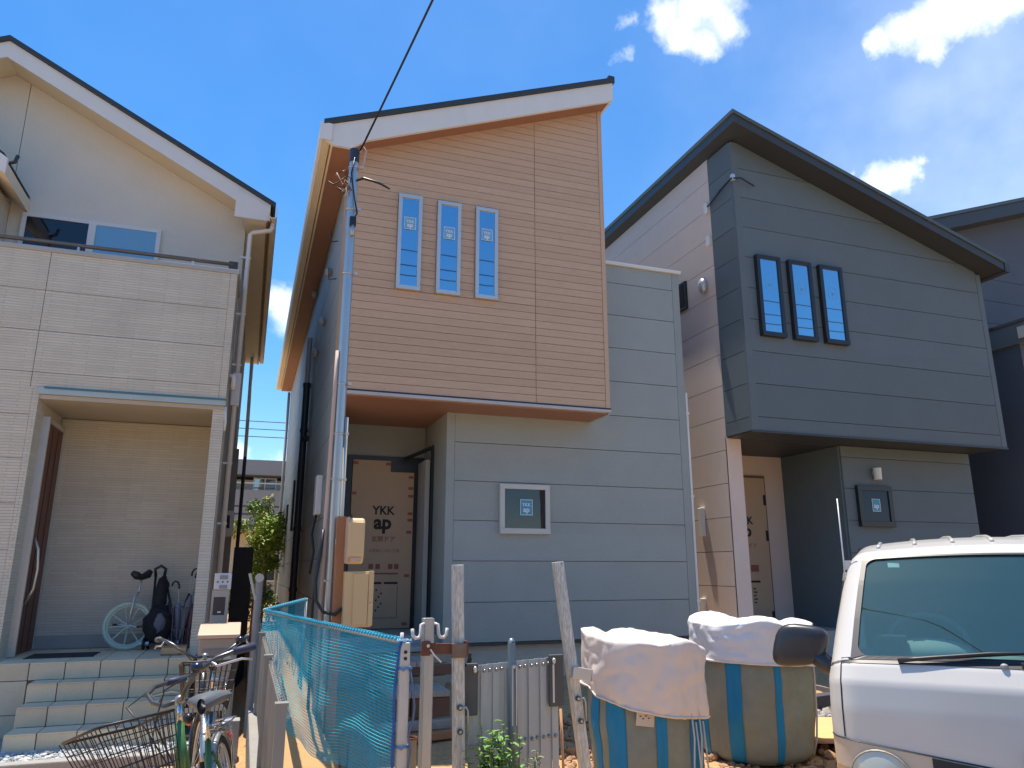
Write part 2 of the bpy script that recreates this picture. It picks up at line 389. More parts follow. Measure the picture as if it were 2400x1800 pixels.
# grey panels, ground floor front: rows of 455 mm, recessed joints
JZ = [.90, 1.335, 1.79, 2.245, 2.70, 3.155, 3.61, 4.065, 4.52, 4.975, 5.43, 5.68]
swin = (2.77, 3.40, 2.10, 2.68)
for i in range(len(JZ)-1):
    z0, z1 = JZ[i]+.004, JZ[i+1]-.004
    x0 = 2.12 if z1 < 3.62 else 4.0
    for (a, b, cc_, d) in rects_minus(x0+.10, 5.27, z0, z1, [swin]):
        if d-cc_ > .01: B().box(a, b, 8.41, 8.437, cc_, d).build('siding_panel', grey_sid, H)
B().box(2.12, 2.217, 8.407, 8.44, .90, 3.53).build('corner_panel', grey_sid, H)
B().box(5.273, 5.38, 8.407, 8.44, .90, 5.68).build('corner_panel', grey_sid, H)
B().box(5.352, 5.38, 8.44, 20, .90, 5.68).build('side_panel', grey_sid, H)
B().box(2.12, 2.148, 8.44, 9.49, .90, 3.53).build('reveal_panel', grey_sid, H)
B().box(3.97, 5.41, 8.37, 8.60, 5.68, 5.725).build('parapet_cap', white_trim, H, bevel=.006)
B().box(5.395, 5.43, 8.42, 8.46, .55, 4.0).build('rain_pipe', white_trim, H, bevel=.008)
for z in (1.3, 2.6, 3.7): B().box(5.385, 5.437, 8.41, 8.47, z, z+.03).build('pipe_clip', white_trim, H)
# grey panels down the left side wall
for i in range(12):
    z0 = .90+.455*i+.004; z1 = min(z0+.447, 6.34)
    y0 = 8.42 if z1 < 3.6 else 8.46
    for (a, b) in ((y0, 11.45), (11.458, 14.5), (14.508, 17.5), (17.508, 20)):
        B().box(.79, .818, a, b, z0, z1).build('siding_panel', grey_sid, H)
# overhanging timber box: planks of 91 mm
wins = [(1.345,1.622,4.75,5.92), (1.805,2.09,4.75,5.91), (2.272,2.548,4.75,5.91)]
pl = .0912; z = 3.565; row = 0
while z < 7.62:
    for (xa, xb) in ((.842, 3.031), (3.037, 3.922)):
        for (a, b, cc_, d) in rects_minus(xa, xb, z+.0026, z+pl-.0026, [(q[0]-.004, q[1]+.004, q[2]-.004, q[3]+.004) for q in wins]):
            poly = cut([(a,cc_),(b,cc_),(b,d),(a,d)], -.387, 1, 7.62-.387*3.98-.003)
            if len(poly) >= 3 and area(poly) > 1e-4 and d-cc_ > .008:
                dy = rnd.uniform(0, .0015)
                B().prism(poly, 7.852-dy, 7.8795).build('plank', wood_m, H)
    z += pl; row += 1
for (a, b, cc_, d) in ((.79,.84,3.565,roofz(.80)), (3.925,3.98,3.565,roofz(3.93))):
    B().box(a, b, 7.845, 7.885, cc_, d).build('corner_board', wood_m, H)
B().box(.79, .817, 7.885, 8.455, 3.56, 6.37).build('side_boarding', wood_m, H)
B().prismx([(7.885,3.56),(8.41,3.56),(8.41,7.60),(7.885,7.60)], 3.953, 3.98).build('side_boarding', wood_m, H)
B().prismx([(8.41,5.73),(19.98,5.73),(19.98,7.60),(8.41,7.60)], 3.953, 3.98).build('side_boarding', wood_m, H)
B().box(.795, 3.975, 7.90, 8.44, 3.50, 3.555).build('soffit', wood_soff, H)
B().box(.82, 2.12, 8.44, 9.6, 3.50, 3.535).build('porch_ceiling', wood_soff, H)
B().box(.785, 3.99, 7.838, 7.90, 3.512, 3.548).build('drip_trim', M('pinkish_grey_trim', (.50,.47,.46), .5), H, bevel=.004)
B().box(.786, 3.988, 7.842, 7.85, 3.550, 3.566).build('drip_dark_trim', black_fr, H)  # thin black strip above the drip trim
B().box(3.955, 3.992, 7.90, 8.40, 3.492, 3.553).build('drip_trim', M('pinkish_grey_trim', (.50,.47,.46)), H)
for q, zs in zip(wins, (5.56, 5.51, 5.56)):
    wn = window(H, q[0], q[1], q[2], q[3], 7.852, alu, wall_glass, fw=.042, proud=.045)
    xm = (q[0]+q[1])/2; y = 7.818
    st = B().box(xm-.068, xm+.068, y, y+.003, zs-.075, zs+.075).build('sticker', M('film_sticker', (.16,.42,.66), .4, var=.02), wn)
    b_ = B()
    for (a, b, cc_, d) in ((-.068,.068,.069,.075),(-.068,.068,-.075,-.069),(-.068,-.062,-.069,.069),(.062,.068,-.069,.069)):
        b_.box(xm+a, xm+b, y-.002, y-.0002, zs+cc_, zs+d)
    b_.build('sticker_border', stick_w, wn)
    text('YKK', 'lettering', stick_w, (xm, y-.001, zs+.008), .048, wn, bold=.001)
    text('ap', 'lettering', stick_w, (xm, y-.001, zs-.045), .075, wn, bold=.002)
wn = window(H, *swin, 8.412, M('pale_window_frame', (.58,.57,.52), .45, var=.04), dark_glass, fw=.058, proud=.05)
xm, zm, y = 3.10, 2.41, 8.376
B().box(xm-.078, xm+.078, y, y+.003, zm-.092, zm+.092).build('sticker', stick_b, wn)
b_ = B()
for (a, b, cc_, d) in ((-.078,.078,.085,.092),(-.078,.078,-.092,-.085),(-.078,-.071,-.085,.085),(.071,.078,-.085,.085)): b_.box(xm+a, xm+b, y-.002, y-.0002, zm+cc_, zm+d)
b_.build('sticker_border', stick_w, wn)
text('YKK', 'lettering', stick_w, (xm, y-.001, zm+.012), .056, wn, bold=.001); text('ap', 'lettering', stick_w, (xm, y-.001, zm-.055), .09, wn, bold=.002)
# roof
c = B(); c.prism([(.44,6.475),(4.04,7.868),(4.04,7.93),(.44,6.535)], 7.56, 20.2); c.build('roof', roof_dark, H)
RF = c
B().prism([(.44,6.30),(.44,6.47),(4.035,7.862),(4.035,7.60),(.93,6.385),(.75,6.25),(.56,6.25)][::-1], 7.59, 7.63).build('fascia', white_trim, H)
B().box(3.975, 4.06, 7.575, 20.1, 7.86, 7.955).build('ridge_flashing', roof_dark, H)
B().prism([(3.99,7.585),(4.033,7.60),(4.033,7.862),(3.99,7.845)], 7.63, 20.1).build('verge_fascia', white_trim, H)
B().prism([(.79,6.36),(3.985,7.598),(3.985,7.62),(.79,6.383)], 7.63, 7.85).build('rake_soffit', wood_soff, H)
B().box(.55, .785, 7.63, 20.05, 6.255, 6.28).build('eave_soffit', wood_soff, H)
B().box(.53, .55, 7.63, 20.05, 6.25, 6.47).build('eave_fascia', cream_trim, H)
g = B().prism([(.405,6.49),(.405,6.33),(.43,6.29),(.515,6.29),(.528,6.33),(.528,6.49),(.517,6.49),(.517,6.335),(.508,6.302),(.437,6.302),(.417,6.336),(.417,6.49)], 7.57, 20.1)
g.build('gutter', cream_trim, H)
B().box(.402, .531, 7.562, 7.572, 6.287, 6.492).build('gutter_end_cap', white_trim, H)
B().tube([(.74,19.9,6.2),(.74,19.9,.6)], .035, 8).build('rain_pipe', M('grey_pipe', (.32,.33,.33), .5), H, smooth=True)
# porch: back wall, taped-up door, open leaf
B().box(.93, 2.12, 9.52, 9.60, .88, 3.50).build('porch_wall', grey_sid, H)
B().box(1.12, 2.10, 9.488, 9.52, .95, 3.10).build('door_frame', black_fr, H)
dr = B().prism([(1.185,1.0),(1.965,1.0),(1.965,2.90),(1.66,2.90),(1.66,3.04),(1.185,3.04)], 9.462, 9.486).build('door', card, H)
text('YKK', 'lettering', ink, (1.59, 9.461, 2.365), .145, dr, bold=.004, sx=.98)
text('ap', 'lettering', ink, (1.585, 9.461, 2.19), .235, dr, bold=.009, sx=1.0)
text('玄関ドア', 'lettering', inkr, (1.60, 9.461, 2.035), .075, dr, bold=.001)
text('お取扱い上のご注意', 'lettering', inkr, (1.62, 9.461, 1.905), .042, dr)
b_ = B()
for x in (1.46, 1.545, 1.70, 1.775):
    b_.box(x-.028, x+.028, 9.4595, 9.4615, 1.70, 1.76)
b_.box(1.455,1.80,9.4595,9.4615,1.635,1.655)
b_.build('printed_marks', inkr, dr)
b_ = B().box(1.50,1.60,9.4595,9.4615,1.52,1.545).box(1.63,1.80,9.4595,9.4615,1.52,1.545).box(1.50,1.505,9.4595,9.4615,1.12,1.50).box(1.795,1.80,9.4595,9.4615,1.12,1.50).box(1.505,1.795,9.4595,9.4615,1.12,1.125)
for k in range(7): b_.box(1.53+.03*(k % 3), 1.55+.03*(k % 3), 9.4595, 9.4615, 1.2+.04*k, 1.22+.04*k)
b_.build('printed_marks', ink, dr)
tape = M('red_tape', (.35,.10,.06), .6)
for (x, zz) in ((1.93,2.84),(1.93,2.70),(1.93,2.60),(1.93,2.38),(1.93,2.30),(1.92,2.15),(1.21,2.62),(1.63,3.0),(1.91,1.62),(1.90,1.05),(1.22,3.0)):
    B().box(x-.035, x+.03, 9.458, 9.461, zz-.018, zz+.018).build('tape', tape, dr)
B().box(1.20,1.23,9.41,9.46,1.95,2.35).build('masking_strip', card, dr)
B().box(2.02, 2.075, 9.05, 9.48, .98, 3.02).build('door_jamb', M('pale_grey_board', (.40,.40,.37), .7), H)
B().box(2.085, 2.116, 9.02, 9.06, .95, 3.20).build('door_edge', black_fr, H)
B().beam((2.09,9.03,3.17), (1.82,9.35,3.06), .05, .035).build('door_closer', black_fr, H, bevel=.004)
B().box(.93, 2.12, 8.47, 9.5, .80, .99).build('porch_floor', conc, H)
# fittings on the left side wall
dp = M('dark_pipe', (.03,.035,.045), .35)
t = B().tube([(.72,12.2,4.6),(.72,12.2,.9)], .055, 10); t.build('soil_pipe', dp, H, smooth=True, auto=40)
B().tube([(.72,12.2,5.4),(.72,12.2,4.6)], .04, 10).build('soil_pipe', M('grey_pipe', (.32,.33,.33)), H, smooth=True, auto=40)
B().tube([(.72,12.2,3.7),(.80,11.95,3.7)], .045, 8).build('pipe_branch', dp, H, smooth=True)
for zz in (4.6,3.85,2.3,1.4): B().tube([(.72,12.2,zz-.03),(.72,12.2,zz+.03)], .066, 10).build('pipe_collar', dp, H, smooth=True, auto=40)
B().box(.755,.792,14.85,15.05,2.4,3.35).build('side_window', black_fr, H)
B().box(.755,.792,16.9,17.3,2.65,3.05).build('side_window', black_fr, H)
B().box(.75,.79,13.2,13.5,3.9,4.7).build('side_window', black_fr, H)
B().box(.72,.79,9.05,9.3,2.32,2.78).build('meter_cover', white_trim, H, bevel=.01)
B().tube([(.75,9.2,2.32),(.72,9.25,2.1),(.74,9.1,1.9),(.72,9.2,1.65)], .014, 6).build('loose_cable', black_m, H, smooth=True)
for (y, zz) in ((12.1,6.13),(11.1,4.85),(9.6,5.55),(10.2,5.05)):
    B().ell((.745,y,zz), (.05,.06,.07), 10, 6).build('vent_hood', M('grey_pipe', (.32,.33,.33)), H, smooth=True)
for (y, zz) in ((9.0,5.75),(8.9,5.2)):
    B().tube([(.79,y,zz),(.70,y,zz-.02),(.69,y-.02,zz+.12)], .008, 6).build('wall_hook', black_m, H)

# ------------------------------------------------------------------ right house
def rz2(x): return 7.74 - .325*(x-6.14)
H2 = thing('charcoal_house', 'charcoal panel house with overhanging upper storey and pale side wall', 'house', (6.14, 8.04, .3))
c = B()
c.prism([(6.17,3.50),(10.67,3.50),(10.67,rz2(10.67)),(6.17,rz2(6.17))], 8.07, 8.63)
c.prism([(6.17,.6),(10.67,.6),(10.67,rz2(10.67)),(6.17,rz2(6.17))], 10.0, 20)
c.prism([(6.17,3.50),(10.67,3.50),(10.67,rz2(10.67)),(6.17,rz2(6.17))], 8.63, 10.0)
c.box(8.09, 10.60, 8.65, 10.0, .6, 3.5); c.box(6.17, 6.37, 8.65, 10.0, .6, 3.5)
c.build('wall', char_m, H2)
B().box(6.19, 10.6, 8.68, 19.9, -.05, .6).build('foundation', found_m, H2)
wins2 = [(6.385,6.785,4.78,5.965),(6.925,7.32,4.78,5.96),(7.46,7.865,4.78,5.96)]
JR = [3.47] + [3.655+.455*i for i in range(10)]
for i in range(len(JR)-1):
    for (a, b, cc_, d) in rects_minus(6.25, 10.60, JR[i]+.004, JR[i+1]-.004, wins2):
        poly = cut([(a,cc_),(b,cc_),(b,d),(a,d)], .325, 1, 7.74+.325*6.14-.004)
        if len(poly) >= 3 and area(poly) > 1e-4: B().prism(poly, 8.042, 8.069).build('siding_panel', char_m, H2)
    z1 = min(JR[i+1]-.004, 7.72)
    if z1 > JR[i]+.02: B().box(6.142, 6.169, 8.10, 8.625, JR[i]+.004, z1).build('siding_panel', char_m, H2)
B().box(6.14, 6.247, 8.038, 8.097, 3.47, 7.70).build('corner_panel', char_m, H2)
B().box(10.603, 10.70, 8.038, 8.097, 3.47, 6.25).build('corner_panel', char_m, H2)
B().box(10.67, 10.695, 8.10, 20, 3.47, 6.25).build('side_panel', char_m, H2)
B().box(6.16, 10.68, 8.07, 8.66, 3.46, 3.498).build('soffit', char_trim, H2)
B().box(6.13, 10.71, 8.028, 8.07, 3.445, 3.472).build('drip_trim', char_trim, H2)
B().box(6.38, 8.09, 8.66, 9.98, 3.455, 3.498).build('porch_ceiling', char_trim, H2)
for q in wins2:
    wn = window(H2, q[0], q[1], q[2], q[3], 8.042, black_fr, wall_glass, fw=.055, proud=.07)
    xm, zm, y = (q[0]+q[1])/2, 5.55, 7.99
    b_ = B()
    for (a, b, cc_, d) in ((-.07,.07,.074,.08),(-.07,.07,-.08,-.074),(-.07,-.064,-.074,.074),(.064,.07,-.074,.074)): b_.box(xm+a, xm+b, y, y+.002, zm+cc_, zm+d)
    b_.build('sticker_border', M('film_sticker', (.16,.42,.66)), wn)
    text('ap', 'lettering', M('film_sticker', (.16,.42,.66)), (xm, y, zm-.03), .07, wn)
# roof slab: charcoal verge, dark soffit, pale drip edge
def slab(x0, x1, dz0, dz1): return [(x0, rz2(x0)+dz0), (x1, rz2(x1)+dz0), (x1, rz2(x1)+dz1), (x0, rz2(x0)+dz1)]
B().prism(slab(5.98,10.82,.005,.125), 7.71, 20.2).build('eave_board', char_trim, H2)
B().prism(slab(5.96,10.85,.128,.185), 7.69, 20.25).build('roof', M('roof_edge', (.10,.115,.10), .4, metal=.2), H2)
B().box(10.83, 10.93, 7.7, 20.2, 6.20, 6.33).build('gutter', char_trim, H2)
# pale side wall in 455 mm rows
for i in range(17):
    z0 = .60+.455*i-.035+.004; z1 = min(z0+.447, 7.74)
    hol = [(9.36,9.80,5.60,6.05)]
    y0 = 8.63
    for (a, b, cc_, d) in rects_minus(y0, 13.0, max(z0,.6), z1, hol) + [(13.008, 17, max(z0,.6), z1), (17.008, 20, max(z0,.6), z1)]:
        if d-cc_ > .01: B().box(6.141, 6.169, a, b, cc_, d).build('pale_panel', cream_r, H2)
B().box(6.141, 6.37, 8.628, 8.65, .60, 3.455).build('pale_panel', cream_r, H2)
B().box(6.371, 6.392, 8.65, 9.9, .60, 3.455).build('pale_panel', cream_r, H2)
B().box(6.10, 6.165, 9.36, 9.80, 5.60, 6.05).build('side_window', black_fr, H2, bevel=.006)
B().box(6.094, 6.099, 9.40, 9.76, 5.65, 6.01).build('pane', dark_glass, H2)
B().ell((6.09,8.87,5.78), (.07,.09,.12), 12, 8).build('vent_hood', M('steel_hood', (.5,.5,.5), .35, metal=.6), H2, smooth=True)
for zz in (6.95,6.42): B().box(6.09, 6.142, 8.64, 8.73, zz-.08, zz+.08).build('cable_clamp', white_trim, H2, bevel=.01)
B().tube([(6.11,8.68,6.95),(6.10,8.45,7.0),(6.09,8.2,7.05),(6.10,8.02,7.1),(6.22,7.97,7.1),(6.45,7.98,7.02)], .012, 6).build('service_cable', black_m, H2, smooth=True)
B().tube([(6.12,8.6,6.98),(6.09,8.3,7.05),(6.08,8.05,7.08)], .008, 6).build('service_cable', black_m, H2, smooth=True)
B().cbox((6.13,8.03,7.12), (.05,.05,.09)).build('cable_bracket', alu, H2)
B().box(6.09, 6.14, 9.25, 9.36, 2.15, 2.55).build('meter_cover', white_trim, H2, bevel=.008)
B().box(6.10, 6.14, 9.35, 9.45, 1.05, 1.3).build('meter_cover', white_trim, H2, bevel=.008)
# lower storey
lw = (8.28,8.91,2.29,2.88)
for i in range(7):
    z0, z1 = .60+.455*i-.04+.004, .60+.455*(i+1)-.04-.004
    for (a, b, cc_, d) in rects_minus(8.09, 10.60, max(z0,.6), min(z1,3.45), [lw]):
        B().box(a, b, 8.622, 8.649, cc_, d).build('siding_panel', char_m, H2)
B().box(8.063, 8.09, 8.65, 9.9, .6, 3.45).build('reveal_panel', char_m, H2)
wn = window(H2, *lw, 8.624, black_fr, glassmat('blue_dark_glass', tint=(.02,.025,.05), refl=.03), fw=.07, proud=.06)
b_ = B(); xm, zm, y = 8.60, 2.60, 8.578
for (a, b, cc_, d) in ((-.075,.075,.083,.09),(-.075,.075,-.09,-.083),(-.075,-.068,-.083,.083),(.068,.075,-.083,.083)): b_.box(xm+a, xm+b, y, y+.002, zm+cc_, zm+d)
b_.build('sticker_border', stick_w, wn); B().box(xm-.066, xm+.066, y+.001, y+.003, zm-.08, zm+.08).build('sticker', stick_b, wn)
text('ap', 'lettering', stick_w, (xm, y, zm-.04), .10, wn, bold=.002)
B().tube([(8.66,8.55,2.97),(8.66,8.55,3.14)], [.055,.06], 12).build('wall_lamp', M('lamp_white', (.75,.73,.66), .4), H2, smooth=True, auto=50)
B().box(8.63,8.69,8.55,8.62,3.04,3.10).build('lamp_arm', alu, H2)
B().box(6.40, 8.06, 9.90, 9.98, .6, 3.45).build('porch_wall', cream_r, H2)
B().box(7.05, 7.68, 9.86, 9.90, .9, 3.13).build('door_frame', M('bronze_frame', (.16,.12,.09), .5), H2)
d2 = B().box(7.08, 7.64, 9.83, 9.86, .95, 3.09).build('door', card, H2)
text('YKK', 'lettering', ink, (7.22, 9.828, 2.375), .16, d2, bold=.004); text('ap', 'lettering', ink, (7.22, 9.828, 2.19), .25, d2, bold=.008)
text('玄関ドア', 'lettering', inkr, (7.26, 9.828, 2.02), .08, d2)
b_ = B().box(7.24,7.43,9.8265,9.8285,1.50,1.53)
for k in range(5): b_.box(7.30, 7.34+.02*(k % 2), 9.8265, 9.8285, 1.2+.05*k, 1.22+.05*k)
b_.build('printed_marks', ink, d2)
B().box(7.28,7.42,9.8265,9.8285,1.66,1.76).build('printed_marks', inkr, d2)
for zz in (2.75,2.2,1.0): B().box(7.60,7.65,9.826,9.829,zz-.08,zz+.08).build('tape', ink, d2)
B().box(6.40, 8.06, 8.66, 9.9, .3, .88).build('porch_floor', conc, H2)
B().box(6.45, 8.0, 8.3, 8.66, .1, .5).build('entrance_step', found_m, H2)

# ------------------------------------------------------------------ house beyond on the right
H3 = thing('dark_neighbour_house', 'dark blue grey house beyond the charcoal one, only a strip showing', 'house', (11.5, 9.0, .3))
dk = M('slate_siding', (.085,.105,.138), .8, var=.08, scale=2, bump=.2, bscale=110, fine=.08)
def rz3(x): return 7.70 + .325*(x-11.4)
B().prism([(11.55,.0),(16.5,.0),(16.5,rz3(16.5)),(11.55,rz3(11.55))], 9.7, 20).build('wall', dk, H3)
B().prism([(11.25,rz3(11.25)-.02),(16.9,rz3(16.9)-.02),(16.9,rz3(16.9)+.22),(11.25,rz3(11.25)+.22)], 9.3, 20.3).build('fascia', char_trim, H3)
B().prism([(11.2,rz3(11.2)+.225),(16.95,rz3(16.95)+.225),(16.95,rz3(16.95)+.29),(11.2,rz3(11.2)+.29)], 9.27, 20.4).build('roof', M('roof_edge', (.10,.115,.10)), H3)
for i in range(16): B().box(11.56, 16.4, 9.672, 9.699, .3+.455*i+.004, .3+.455*(i+1)-.004).build('siding_panel', dk, H3)
B().box(11.80, 12.1, 7.9, 9.67, 5.33, 5.67).build('canopy', M('canopy_grey', (.13,.15,.16), .6), H3)
B().box(11.78, 12.15, 7.85, 9.67, 5.672, 5.72).build('canopy_cap', char_trim, H3)
B().box(11.785, 11.80, 8.15, 8.36, 5.40, 5.6).build('vent', alu, H3)
B().box(11.85, 16.0, 8.4, 9.67, .0, 5.33).build('lower_wall', dk, H3)

# ------------------------------------------------------------------ left house
HL = thing('cream_house', 'cream gabled house with balcony over a recessed porch', 'house', (-2.2, 8.78, .2))
AX, AZ = -3.15, 7.64                                        # apex of the gable wall
def gzr(x): return AZ - .524*abs(x-AX)
c = B()
c.prism([(-5.98,3.5),(-.37,3.5),(-.37,gzr(-.37)-.02),(AX,AZ-.02),(-5.98,gzr(-5.98)-.02)], 9.63, 16.3)
c.box(-5.98, -2.20, 8.80, 16.3, .3, 3.5); c.box(-2.20, -.37, 9.95, 16.3, .3, 3.5)
c.build('wall', cream_pl, HL)
# upper gable wall in tall boards with a joint
for (a, b) in ((-5.9,-4.85),(-4.842,-2.985),(-2.977,-.345)):
    poly = [(a,4.2),(b,4.2)] + ([(b,gzr(b))] if not a < AX < b else [(b,gzr(b)),(AX,AZ)]) + [(a,gzr(a))]
    B().prism(poly, 9.603, 9.629).build('gable_board', cream_pl, HL)
B().box(-.445, -.34, 9.598, 9.602, 4.2, 6.14).build('corner_board', cream_pl, HL)
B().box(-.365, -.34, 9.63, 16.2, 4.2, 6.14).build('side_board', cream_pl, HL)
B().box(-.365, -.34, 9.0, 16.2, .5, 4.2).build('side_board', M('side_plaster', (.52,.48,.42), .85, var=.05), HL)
# balcony front: ribbed siding panels with real joints
xs = [-5.9,-4.1,-2.264,-.35]
JL = [3.55, 3.71, 4.165, 4.62, 5.055]
for j in range(4):
    for i in range(3):
        a, b = xs[i]+.003, xs[i+1]-.003
        if i == 2: b = -.43
        B().box(a, b, 8.782, 8.808, JL[j]+(.003 if j else 0), JL[j+1]-(.003 if j < 3 else 0)).build('ribbed_panel', cream_l, HL)
B().box(-.427, -.35, 8.779, 8.84, 3.55, 5.055).build('corner_panel', cream_l, HL)
B().box(-.37, -.352, 8.84, 9.59, 3.53, 5.055).build('balcony_side', cream_l, HL)
B().box(-5.9, -.37, 8.81, 8.92, 3.53, 5.05).build('balcony_wall', cream_pl, HL)
B().box(-5.95, -.33, 8.765, 8.95, 5.057, 5.112).build('balcony_cap', M('cap_grey', (.42,.42,.40), .5), HL, bevel=.006)
B().box(-.42, -.325, 8.95, 9.6, 5.057, 5.11).build('balcony_cap', M('cap_grey', (.42,.42,.40)), HL)
B().tube([(-5.9,8.85,5.2),(-.40,8.85,5.2)], .024, 8).build('handrail', M('rail_bronze', (.20,.165,.135), .4, metal=.4), HL, smooth=True)
for x in (-3.6,-2.03,-.85): B().box(x-.012, x+.012, 8.84, 8.86, 5.11, 5.19).build('rail_post', alu, HL)
B().box(-.46,-.36,8.83,8.87,5.11,5.23).build('rail_end', char_trim, HL)
# ground floor front left of the porch
JG = [.84,.98,1.435,1.89,2.345,2.80,3.255,3.55]
for j in range(7):
    for (a, b) in ((-5.9,-4.1),(-4.094,-2.235)):
        B().box(a, b, 8.782, 8.808, JG[j]+.003, JG[j+1]-.003 if j < 6 else 3.55).build('ribbed_panel', cream_l, HL)
B().box(-2.232, -2.172, 8.778, 8.83, .84, 3.55).build('corner_panel', cream_l, HL)
B().box(-2.197, -2.175, 8.83, 9.90, .84, 3.50).build('reveal_panel', cream_l, HL)
# porch
B().box(-2.17, -.36, 9.90, 9.948, .84, 3.42).build('porch_wall', cream_l, HL)
B().box(-2.175, -.355, 8.79, 9.95, 3.43, 3.475).build('porch_ceiling', M('porch_ceiling_board', (.50,.44,.34), .8, var=.04), HL)
B().box(-2.19, -.345, 8.766, 8.82, 3.478, 3.552).build('drip_trim', M('pale_blue_trim', (.42,.52,.53), .45), HL, bevel=.004)
B().box(-2.13, -.345, 8.758, 8.766, 3.535, 3.556).build('drip_edge', M('teal_trim', (.07,.20,.25), .4), HL)
B().box(-.475, -.352, 8.80, 9.05, .84, 3.43).build('column', cream_l, HL)
B().box(-.475, -.36, 9.05, 9.90, .84, 1.02).build('porch_kerb', tile_m, HL)
B().tube([(-.345,8.80,3.47),(-.335,8.82,3.3),(-.34,8.83,3.2)], .018, 6).build('overflow_spout', white_trim, HL, smooth=True)
B().box(-2.17,-.48,9.86,9.90,.845,.98).build('skirting', M('skirting_metal', (.35,.35,.33), .5), HL)
dw = M('red_brown_door', (.15,.055,.035), .5, var=.3, scale=4, stretch=(14,14,.8), bump=.2, bscale=30)
dl = B().box(-2.16, -2.125, 9.10, 9.83, .86, 3.24).build('door', dw, HL)
B().box(-2.174, -2.10, 9.06, 9.10, .845, 3.29).build('door_frame', alu, dl); B().box(-2.174, -2.12, 9.83, 9.87, .845, 3.29).build('door_frame', alu, dl)
B().box(-2.174, -2.11, 9.10, 9.83, 3.24, 3.29).build('door_frame', alu, dl)
B().tube([(-2.12,9.22,1.35),(-2.06,9.22,1.5),(-2.05,9.22,1.7),(-2.07,9.22,1.9),(-2.12,9.22,2.02)], .018, 8).build('door_handle', M('satin_steel', (.6,.58,.53), .3, metal=.8), dl, smooth=True)
for k in range(3): B().box(-2.124,-2.119,9.12+.24*k,9.125+.24*k,.88,3.22).build('door_groove', black_m, dl)
# first-floor window behind the balcony
fx0, fx1, fz0, fz1, fy = -2.83, -1.32, 4.6, 5.83, 9.601
wn = window(HL, fx0, fx1, fz0, fz1, fy, white_trim, dark_glass, fw=.05, proud=.04)
B().box(-2.12,-2.04, fy-.05, fy-.005, fz0+.05, fz1-.05).build('mullion', white_trim, wn)
B().box(-2.04, -1.37, fy-.034, fy-.025, fz0+.05, fz1-.05).build('pane', curtain_glass, wn)
b_ = B(); pr = [(-2.04+.67*i/40, fy-.012+.006*math.sin(i*1.9)) for i in range(41)]
b_.grid([[(x, y, zz) for x, y in pr] for zz in (fz0+.06, fz1-.06)]); b_.build('curtain', M('curtain', (.45,.5,.48), .9), wn)
# roof: two slopes, white barge boards, dark tile edge
def slope(side, y0, y1, d0, d1, xe):
    s_ = 1 if side > 0 else -1; X = AX+s_*xe
    return [(AX, AZ+d0), (X, AZ-.524*xe+d0), (X, AZ-.524*xe+d1), (AX, AZ+d1)]
for sd_ in (1, -1):
    B().prism(slope(sd_, 0, 0, .19, .25, 3.16), 9.17, 16.6).build('roof', roof_dark, HL)
    B().prism(slope(sd_, 0, 0, -.03, .187, 3.10), 9.20, 9.235).build('barge_board', white_trim, HL)
    B().prism(slope(sd_, 0, 0, .0, .03, 2.85), 9.235, 9.60).build('rake_soffit', cream_trim, HL)
B().prism([(-.47,5.98),(-.08,5.98),(-.055,6.16),(-.47,6.37)][::-1], 9.19, 9.24).build('eave_end', white_trim, HL)
B().box(-.36, -.09, 9.24, 16.4, 5.98, 6.01).build('eave_soffit', cream_trim, HL)
B().box(-.09, -.065, 9.24, 16.4, 5.97, 6.17).build('eave_fascia', M('brown_fascia', (.26,.15,.10), .6), HL)
B().prism([(-.062,6.17),(-.062,6.05),(-.04,6.02),(.02,6.02),(.035,6.05),(.035,6.17),(.025,6.17),(.025,6.055),(.015,6.032),(-.037,6.032),(-.052,6.056),(-.052,6.17)], 9.18, 16.5).build('gutter', cream_trim, HL)
B().tube([(-.01,9.3,6.03),(-.01,9.3,5.93),(-.03,9.3,5.90),(-.24,9.35,5.86),(-.27,9.36,5.83),(-.27,9.36,1.2)], .030, 8).build('rain_pipe', white_trim, HL, smooth=True)
for zz in (5.5,4.75,4.1,2.9,2.2): B().box(-.36,-.235,9.345,9.375,zz,zz+.022).build('pipe_clip', white_trim, HL)
B().box(-.32,-.22,9.30,9.42,3.6,4.0).build('pipe_hopper', white_trim, HL, bevel=.01)
B().tube([(-.20,15.9,6.0),(-.17,15.9,3.9)], .035, 8).build('rain_pipe', white_trim, HL, smooth=True)
B().tube([(-.17,15.9,3.9),(-.17,15.9,1.0)], .035, 8).build('rain_pipe', dp, HL, smooth=True)
B().tube([(-.335,8.92,3.86),(-.29,8.92,3.86),(-.29,8.92,3.70)], .03, 8).build('balcony_drain', white_trim, HL, smooth=True)
B().box(-.34,-.18,10.2,10.5,2.1,2.42).build('meter_box', M('meter_beige', (.48,.43,.36), .6), HL, bevel=.01)
B().box(-.30,-.22,10.19,10.2,2.2,2.36).build('meter_window', dark_glass, HL)
B().box(-.34,-.2,10.8,11.0,1.0,3.3).build('duct_cover', M('duct_brown', (.22,.19,.17), .6), HL)
